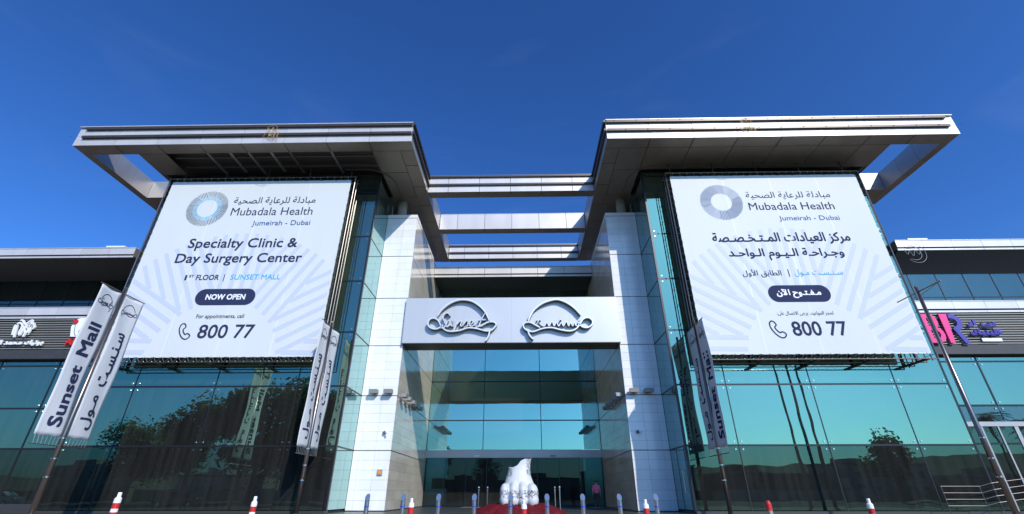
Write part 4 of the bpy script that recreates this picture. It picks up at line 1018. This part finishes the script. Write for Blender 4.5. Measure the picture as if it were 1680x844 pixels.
# ------------------------------------------------------------ festive wire ornaments
def ornament(x, y, z, m, lab, r, crescent):
    T = thing('wire_ornament', lab, 'ornament', (x, y, z)); rnd = random.Random(int(abs(x) * 10))
    def W(name, pts): MB().tube([(x + a, y, z + b) for a, b in crom(pts, 5)], .013, 5).build(name, m, T)
    if crescent:
        W('outer_curve', [(r * math.cos(w), r * math.sin(w)) for w in [-2.4 + 4.5 * k / 12 for k in range(13)]])
        W('inner_curve', [(-.1 + r * .72 * math.cos(w), r * .72 * math.sin(w)) for w in [-2.2 + 4.2 * k / 10 for k in range(11)]])
        W('lettering_wire', [(-.6, .3), (-.5, -.1), (-.3, .15), (-.15, -.2), (.05, .2), (.25, -.1), (.4, .25), (.2, .4), (0, .2)])
    else:
        W('loop', [(-r, -.3), (-r * .6, .5), (-r * .3, -.2), (0, .6), (.2, -.4), (r * .5, .4), (r * .8, -.3), (r * .4, -.6), (-.2, -.5), (-r, -.3)])
        W('curl', [(-r * .5, -.5), (-.1, 0), (-.4, .5), (.1, .75), (.3, .3), (0, -.2), (.4, -.6), (r * .9, .2)])
        W('star', [(.6 * r * math.cos(w) * (1 if k % 2 else .45), .1 + .6 * r * math.sin(w) * (1 if k % 2 else .45)) for k, w in enumerate([2 * PI * k / 10 for k in range(11)])])
ornament(-16.35, YC - .25, 22.95, WIREM, 'gold wire ornament hung on the left canopy fascia', .52, False)
ornament(16.19, YC - .25, 23.05, WIREM, 'gold wire ornament hung on the right canopy fascia', .5, False)
ornament(26.6, 27.0, 14.95, WIREW, 'pale wire crescent ornament hung under the right wing roof', .7, True)

# ------------------------------------------------------------ bollards, delineators, stanchions, railing
def copy_tree(o, loc, lab, scale=1.0):
    r = o.copy(); C.objects.link(r); r.location = loc; r['label'] = lab; r.scale = (1, 1, scale)
    for ch in o.children:
        c = ch.copy(); C.objects.link(c); c.parent = r
    return r
BZ = -.17
def mk_bollard():
    T = thing('steel_bollard', '', 'bollard', (0, 0, BZ), 'steel bollards along the forecourt')
    b = MB(); n = 20; r = .073; b0 = 0
    for k in range(n): w = 2 * PI * k / n; b.v.append((r * math.cos(w), r * math.sin(w), BZ))
    for k in range(n): w = 2 * PI * k / n; b.v.append((r * math.cos(w), r * math.sin(w), .80 + r * math.sin(w) * 1.35))
    for k in range(n): b.f.append((k, (k + 1) % n, n + (k + 1) % n, n + k))
    b.f.append(tuple(reversed(range(n)))); b.build('shaft', STEEL, T, loc=(0, 0, BZ), smooth=False)
    c = MB()
    for off in (0.0, .012):
        for k in range(n): w = 2 * PI * k / n; c.v.append((r * 1.08 * math.cos(w), r * 1.08 * math.sin(w) - off * .7, .80 + r * 1.08 * math.sin(w) * 1.35 + off))
    for k in range(n): c.f.append((k, (k + 1) % n, n + (k + 1) % n, n + k))
    c.f.append(tuple(range(n, 2 * n))); c.f.append(tuple(reversed(range(n)))); c.build('slanted_cap', DISC, T)
    MB().lathe(0, 0, [(.077, .52), (.077, .56)], 20).build('blue_band', RUBB, T)
    MB().lathe(0, 0, [(.12, BZ), (.12, BZ + .01)], 20).build('flange', STEEL, T)
    return T
proto = mk_bollard(); bxs = [-4.44, -3.25, -2.08, -.9, .29, 1.49, 2.66, 3.86, 5.05]
bl_ = ['steel bollard before the left stone pillar, leftmost of the row', 'steel bollard beside the red and white post left of the entrance', 'steel bollard left of the two left rope posts',
       'steel bollard at the left edge of the red cloth', 'steel bollard in front of the middle of the white sculpture', 'steel bollard right of the white sculpture over red cloth',
       'steel bollard between the sculpture and the person in pink', 'steel bollard right of the person in pink', 'steel bollard before the right stone pillar, rightmost of the row']
for i, x in enumerate(bxs):
    if i == 0: proto.location = (x, 17, BZ); proto['label'] = bl_[0]
    else: copy_tree(proto, (x, 17, BZ), bl_[i])
def mk_post(kind):
    T = thing('traffic_post', '', 'traffic post', (0, 0, BZ), 'red and white traffic posts')
    h = .98
    if kind == 'bands':
        for k, (a, b) in enumerate(((.09, .30), (.30, .44), (.44, .58), (.58, .72), (.72, .765), (.765, .84))): MB().lathe(0, 0, [(.046, BZ + a), (.046, BZ + b)], 16).build('white_band' if k % 2 == 0 else 'red_band', WHITE if k in (0, 2, 4) else RED, T)
        MB().lathe(0, 0, [(.047, BZ + .84), (.045, BZ + .90), (.026, BZ + .92), (.026, BZ + .97), (.022, BZ + h)], 16).build('top_cap', WHITE, T)
    elif kind == 'plain':
        MB().lathe(0, 0, [(.047, BZ + .09), (.047, BZ + .88)], 16).build('red_band', RED, T)
        MB().lathe(0, 0, [(.048, BZ + .88), (.044, BZ + .94), (.024, BZ + .95), (.024, BZ + 1.0), (.02, BZ + 1.01)], 16).build('top_cap', WHITE, T)
    else:
        MB().lathe(0, 0, [(.04, BZ + .09), (.04, BZ + .84)], 16).build('shaft', CONC, T)
        MB().lathe(0, 0, [(.045, BZ + .84), (.045, BZ + .93), (.03, BZ + .97), (.02, BZ + h)], 16).build('red_tip', RED, T)
    MB().lathe(0, 0, [(.12, BZ), (.12, BZ + .04), (.07, BZ + .09)], 16).build('rubber_base', RAIL, T)
    return T
pa = mk_post('bands'); pa.location = (-6.07, 8.5, BZ); pa.scale = (1.15, 1.15, 1.12); pa['label'] = 'leaning red and white banded post at far left'
q = copy_tree(pa, (-3.76, 8.5, BZ), 'red and white banded post left of the inner left flag pole', 1.06)
copy_tree(pa, (6.28, 8.5, BZ), 'red and white banded post at the right before the tower glass', 1.03)
pb = mk_post('plain'); pb.location = (-1.15, 8.5, BZ); pb['label'] = 'red post with white cap left of the entrance'
copy_tree(pb, (.70, 8.5, BZ), 'red post with white cap in front of the white sculpture', .975)
copy_tree(pb, (2.68, 8.5, BZ), 'red post with white cap before the right stone pillar', .985)
pc = mk_post('tip'); pc.location = (4.66, 8.5, BZ); pc['label'] = 'thin post with plain red tip right of the right stone pillar'
def mk_stan():
    T = thing('rope_stanchion', '', 'rope post', (0, 0, 0), 'steel rope posts at the entrance')
    MB().lathe(0, 0, [(.17, 0), (.17, .02), (.04, .05)], 20).build('base', STEEL, T)
    MB().lathe(0, 0, [(.022, .05), (.022, 1.18)], 12).build('shaft', STEEL, T)
    MB().ball((0, 0, 1.22), .05, 12, 8).build('ball_top', STEEL, T, smooth=True)
    MB().lathe(0, 0, [(.035, 1.08), (.035, 1.13)], 12).build('collar', STEEL, T)
    return T
ps = mk_stan(); ps.location = (-1.57, 26.6, -.01); ps['label'] = 'steel rope post standing furthest left by the red cloth'
copy_tree(ps, (-1.13, 26.8, -.01), 'steel rope post just left of the white sculpture')
copy_tree(ps, (2.4, 27.0, -.01), 'steel rope post right of the sculpture, nearer the doors')
copy_tree(ps, (2.5, 25.0, -.01), 'steel rope post right of the sculpture at the edge of the red cloth')
RT = thing('ramp_railing', 'low stainless railing with four bars in front of the right tower glass', 'railing', (24, 26.6, 0))
for z, x1 in ((1.26, 24.1), (.96, 24.05), (.67, 24.02), (.38, 24.0)):
    MB().tube([(22.1, 26.6, z), (x1, 26.6, z), (24.85, 26.75, z + .15), (27.5, 26.75, z + .45)], .015, 8).build('bar', POLE, RT)
for x, y, z in ((22.12, 26.6, 1.26), (24.05, 26.6, 1.26), (25.6, 26.75, 1.5), (27.4, 26.75, 1.7)): MB().cyl((x, y, -.01), (x, y, z), .02, 10).build('post', POLE, RT)

# ------------------------------------------------------------ white sculpture on a plinth draped with red cloth
def sculpture():
    bm = bmesh.new()
    def ell(x, y, z, rx, ry, rz, ax=0, ay=0):
        M = Matrix.Translation((x, y, z)) @ Euler((ax, ay, 0)).to_matrix().to_4x4() @ Matrix.Diagonal((rx, ry, rz, 1))
        bmesh.ops.create_icosphere(bm, subdivisions=3, radius=1, matrix=M)
    cx, cy = .54, 25.0
    for dx, r, top in ((-.70, .235, 1.30), (-.27, .25, 1.40), (.17, .25, 1.40), (.62, .30, 1.32)):      # four bent toes, knuckles up
        ell(cx + dx, cy - .55, .66, r, .34, .34); ell(cx + dx, cy - .47, .95, r * .97, .33, .42); ell(cx + dx * .96, cy - .28, top - .22, r * .92, .36, .28)
        ell(cx + dx, cy - .35, .58, r, .5, .22)
    rings = []; n_ = 28                                             # instep rising to the broken ankle
    for zz, rx, ry, ox, oy in ((.42, .84, .5, 0, .15), (.9, .86, .55, 0, .1), (1.2, .80, .55, 0, .08), (1.45, .69, .52, -.01, .1), (1.7, .60, .48, -.02, .15), (1.95, .55, .44, 0, .2), (2.2, .54, .42, .02, .22), (2.45, .56, .42, .05, .22), (2.7, .58, .42, .07, .22)):
        rings.append([bm.verts.new((cx + ox + rx * math.copysign(abs(math.cos(w)) ** .8, math.cos(w)), cy + oy + ry * math.sin(w), zz)) for w in [2 * PI * k / n_ for k in range(n_)]])
    for A_, B_ in zip(rings, rings[1:]):
        for k in range(n_): bm.faces.new((A_[k], A_[(k + 1) % n_], B_[(k + 1) % n_], B_[k]))
    bm.faces.new(rings[0][::-1]); bm.faces.new(rings[-1])
    me = bpy.data.meshes.new('foot_sculpture'); bm.to_mesh(me); bm.free()
    o = bpy.data.objects.new('foot_sculpture', me); C.objects.link(o)
    r = o.modifiers.new('r', 'REMESH'); r.mode = 'VOXEL'; r.voxel_size = .03
    s = o.modifiers.new('s', 'SMOOTH'); s.iterations = 3; s.factor = .5
    bpy.context.view_layer.update()
    me2 = bpy.data.meshes.new_from_object(o.evaluated_get(bpy.context.evaluated_depsgraph_get()))
    bpy.data.objects.remove(o)
    for v in me2.vertices:      # broken, slanted top
        q_ = v.co.x - cx; _t = min(1, max(0, (q_ + .25) / .52)); lim = 2.12 + .33 * _t * _t * (3 - 2 * _t) + .07 * q_ + .012 * math.sin(v.co.x * 23) + .02 * math.sin(v.co.y * 9)
        if v.co.z > lim: v.co.z = lim
        v.co -= Vector((cx, cy, .4))
    for p in me2.polygons: p.use_smooth = True
    m = bpy.data.materials.new('white_stone_lace'); m.use_nodes = True; n = m.node_tree; b = n.nodes['Principled BSDF']; b.inputs['Roughness'].default_value = .5
    t = n.nodes.new('ShaderNodeTexCoord'); vo = n.nodes.new('ShaderNodeTexVoronoi'); vo.feature = 'DISTANCE_TO_EDGE'; vo.inputs['Scale'].default_value = 13
    nz_ = n.nodes.new('ShaderNodeTexNoise'); nz_.inputs['Scale'].default_value = 9; nz_.inputs['Detail'].default_value = 3
    sp = n.nodes.new('ShaderNodeSeparateXYZ'); n.links.new(t.outputs['Object'], sp.inputs[0]); n.links.new(t.outputs['Object'], vo.inputs['Vector']); n.links.new(t.outputs['Object'], nz_.inputs['Vector'])
    def math_(op, a, b_=None, v=None):
        q = n.nodes.new('ShaderNodeMath'); q.operation = op; n.links.new(a, q.inputs[0])
        if b_ is not None: n.links.new(b_, q.inputs[1])
        elif v is not None: q.inputs[1].default_value = v
        return q.outputs[0]
    wob = math_('MULTIPLY', nz_.outputs['Fac'], v=.3)
    z = math_('ADD', sp.outputs['Z'], wob)
    band = math_('MULTIPLY', math_('GREATER_THAN', z, v=.48), math_('LESS_THAN', z, v=.83))
    ax = math_('ABSOLUTE', sp.outputs['X']); axw = math_('ADD', ax, wob)
    up = math_('MULTIPLY', math_('GREATER_THAN', axw, v=.52), math_('GREATER_THAN', z, v=1.45))
    zone = math_('MAXIMUM', band, up)
    thin = math_('MULTIPLY', math_('LESS_THAN', vo.outputs['Distance'], v=.11), math_('GREATER_THAN', nz_.outputs['Fac'], v=.47))
    f = math_('MULTIPLY', zone, thin)
    k = n.nodes.new('ShaderNodeMixRGB'); k.inputs['Color1'].default_value = (.55, .56, .57, 1); k.inputs['Color2'].default_value = (.04, .045, .05, 1)
    n.links.new(f, k.inputs['Fac']); n.links.new(k.outputs['Color'], b.inputs['Base Color'])
    o = link('foot_sculpture', me2, None, (cx, cy, .4), m)
    tag(o, 'large white stone foot sculpture with black lace pattern before the entrance doors', 'sculpture')
    # plinth under the cloth
    p = bx('display_plinth', cx - 1.15, cx + 1.15, cy - .95, cy + .9, -.012, .36, DARK, None); tag(p, 'low plinth hidden under the red cloth', 'plinth')
    vs = []; fs = []; n1, n2 = 110, 12
    for j in range(n2 + 1):
        for i in range(n1):
            a = 2 * PI * i / n1; t_ = j / n2; fold = math.sin(a * 13 + .8 * math.sin(a * 3)) * .6 + math.sin(a * 23 + 1 + math.sin(a * 5)) * .5 + .3 * math.sin(a * 41)
            ca, sa = math.cos(a), math.sin(a); sq = 1 / max(abs(ca), abs(sa)) ** .6
            R = (.35 + t_ * 1.75) * sq; Rx = R * 1.05; Ry = R * .8
            z = .40 if t_ < .45 else .40 - (t_ - .45) / .55 * .40 * (1 - .25 * (1 - t_)); z += (abs(fold) - .35) * .15 * min(1, t_ * 1.6) * (1 if t_ < .95 else .4) + .07 * t_
            z = max(z, -.004)
            vs.append((cx + (Rx + fold * .06 * t_) * ca, cy + (Ry + fold * .06 * t_) * sa, z))
    for j in range(n2):
        for i in range(n1): fs.append((j * n1 + i, j * n1 + (i + 1) % n1, (j + 1) * n1 + (i + 1) % n1, (j + 1) * n1 + i))
    fs.append(tuple(range(n1 - 1, -1, -1)))
    me = bpy.data.meshes.new('red_cloth'); me.from_pydata([(x - cx, y - cy, z) for x, y, z in vs], [], fs)
    for p in me.polygons: p.use_smooth = True
    c = link('red_cloth', me, None, (cx, cy, 0), REDC); so_ = c.modifiers.new('t', 'SOLIDIFY'); so_.thickness = .006
    tag(c, 'crumpled dark red cloth draped under the white sculpture', 'cloth')
sculpture()

# ------------------------------------------------------------ the person by the doors
def person():
    px, py = 5.62, 34.2
    SKIN = mat('skin', (.30, .17, .11), .6); SHIRT = mat('pink_shirt', (.62, .10, .20), .8); TR = mat('dark_trousers', (.02, .02, .025), .8); HAIR = mat('dark_hair', (.012, .01, .01), .7)
    T = thing('person', 'person in a pink shirt and dark trousers walking to the entrance, seen from behind', 'person', (px, py, -.01))
    def skin(name, verts, edges, radii, m, sub=2):
        me = bpy.data.meshes.new(name); me.from_pydata(verts, edges, [])
        o = bpy.data.objects.new(name, me); C.objects.link(o)
        sk = o.modifiers.new('s', 'SKIN'); ss = o.modifiers.new('u', 'SUBSURF'); ss.levels = sub; ss.render_levels = sub
        for i, r in enumerate(radii):
            me.skin_vertices[0].data[i].radius = r if isinstance(r, tuple) else (r, r); me.skin_vertices[0].data[i].use_root = i == 0
        bpy.context.view_layer.update()
        me2 = bpy.data.meshes.new_from_object(o.evaluated_get(bpy.context.evaluated_depsgraph_get())); bpy.data.objects.remove(o); me2.name = name
        for p in me2.polygons: p.use_smooth = True
        return link(name, me2, T, (px, py, -.01), m)
    # body: pelvis, spine, neck, head, arms with hands, legs with feet
    V = [(0, 0, .95), (0, 0, 1.15), (0, .0, 1.36), (0, .0, 1.48), (0, .015, 1.56), (0, .02, 1.66), (0, .02, 1.73),
         (-.17, 0, 1.40), (-.22, .02, 1.14), (-.23, .10, .92), (-.225, .13, .84), (.17, 0, 1.40), (.22, -.02, 1.14), (.23, .02, .90), (.225, .03, .82),
         (-.10, 0, .90), (-.11, .10, .50), (-.11, .02, .10), (-.11, .14, .04), (.10, 0, .90), (.11, -.03, .50), (.11, -.20, .12), (.11, -.10, .04)]
    E_ = [(0, 1), (1, 2), (2, 3), (3, 4), (4, 5), (5, 6), (2, 7), (7, 8), (8, 9), (9, 10), (2, 11), (11, 12), (12, 13), (13, 14), (0, 15), (15, 16), (16, 17), (17, 18), (0, 19), (19, 20), (20, 21), (21, 22)]
    R = [(.14, .10), (.13, .09), (.15, .09), .055, .06, (.085, .095), (.05, .06), .06, .042, .028, .032, .06, .042, .028, .032, .08, .055, .038, .035, .08, .055, .038, .035]
    skin('body', V, E_, R, SKIN)
    skin('shirt', [V[0], V[1], V[2], (0, 0, 1.44), V[7], V[8], (-.226, .06, 1.02), V[11], V[12], (.226, 0, 1.02)], [(0, 1), (1, 2), (2, 3), (2, 4), (4, 5), (5, 6), (2, 7), (7, 8), (8, 9)],
         [(.165, .125), (.155, .115), (.175, .115), .075, .08, .06, .048, .08, .06, .048], SHIRT)
    skin('trousers', [(0, 0, .98), V[15], V[16], (-.11, .03, .12), V[19], V[20], (.11, -.19, .14)], [(0, 1), (1, 2), (2, 3), (0, 4), (4, 5), (5, 6)], [(.155, .12), .1, .075, .06, .1, .075, .06], TR)
    skin('hair', [(0, .0, 1.72), (0, -.015, 1.66), (0, -.02, 1.60)], [(0, 1), (1, 2)], [(.085, .09), (.092, .10), (.07, .07)], HAIR)
    f = MB()
    for s in (-1, 1):
        hx, hy, hz = px + s * .227, py + (.13 if s < 0 else .03), .82 - .01
        for k in range(4): f.tube([(hx + s * .0, hy - .03 + .02 * k, hz), (hx + s * .005, hy - .03 + .02 * k + .01, hz - .05), (hx - s * .01, hy - .03 + .02 * k + .015, hz - .085 + .005 * abs(k - 1.5))], [.009, .008, .006], 6)
        f.tube([(hx - s * .01, hy + .03, hz + .02), (hx - s * .02, hy + .055, hz - .03)], [.011, .008], 6)
    f.build('fingers', SKIN, T)
    g = MB()
    for s, y, z in ((-1, .1, .0), (1, -.14, .02)): MB().box(px + s * .11 - .045, px + s * .11 + .045, py + y - .1, py + y + .15, -.01 + z, .06 + z).build('shoe', HAIR, T)
person()
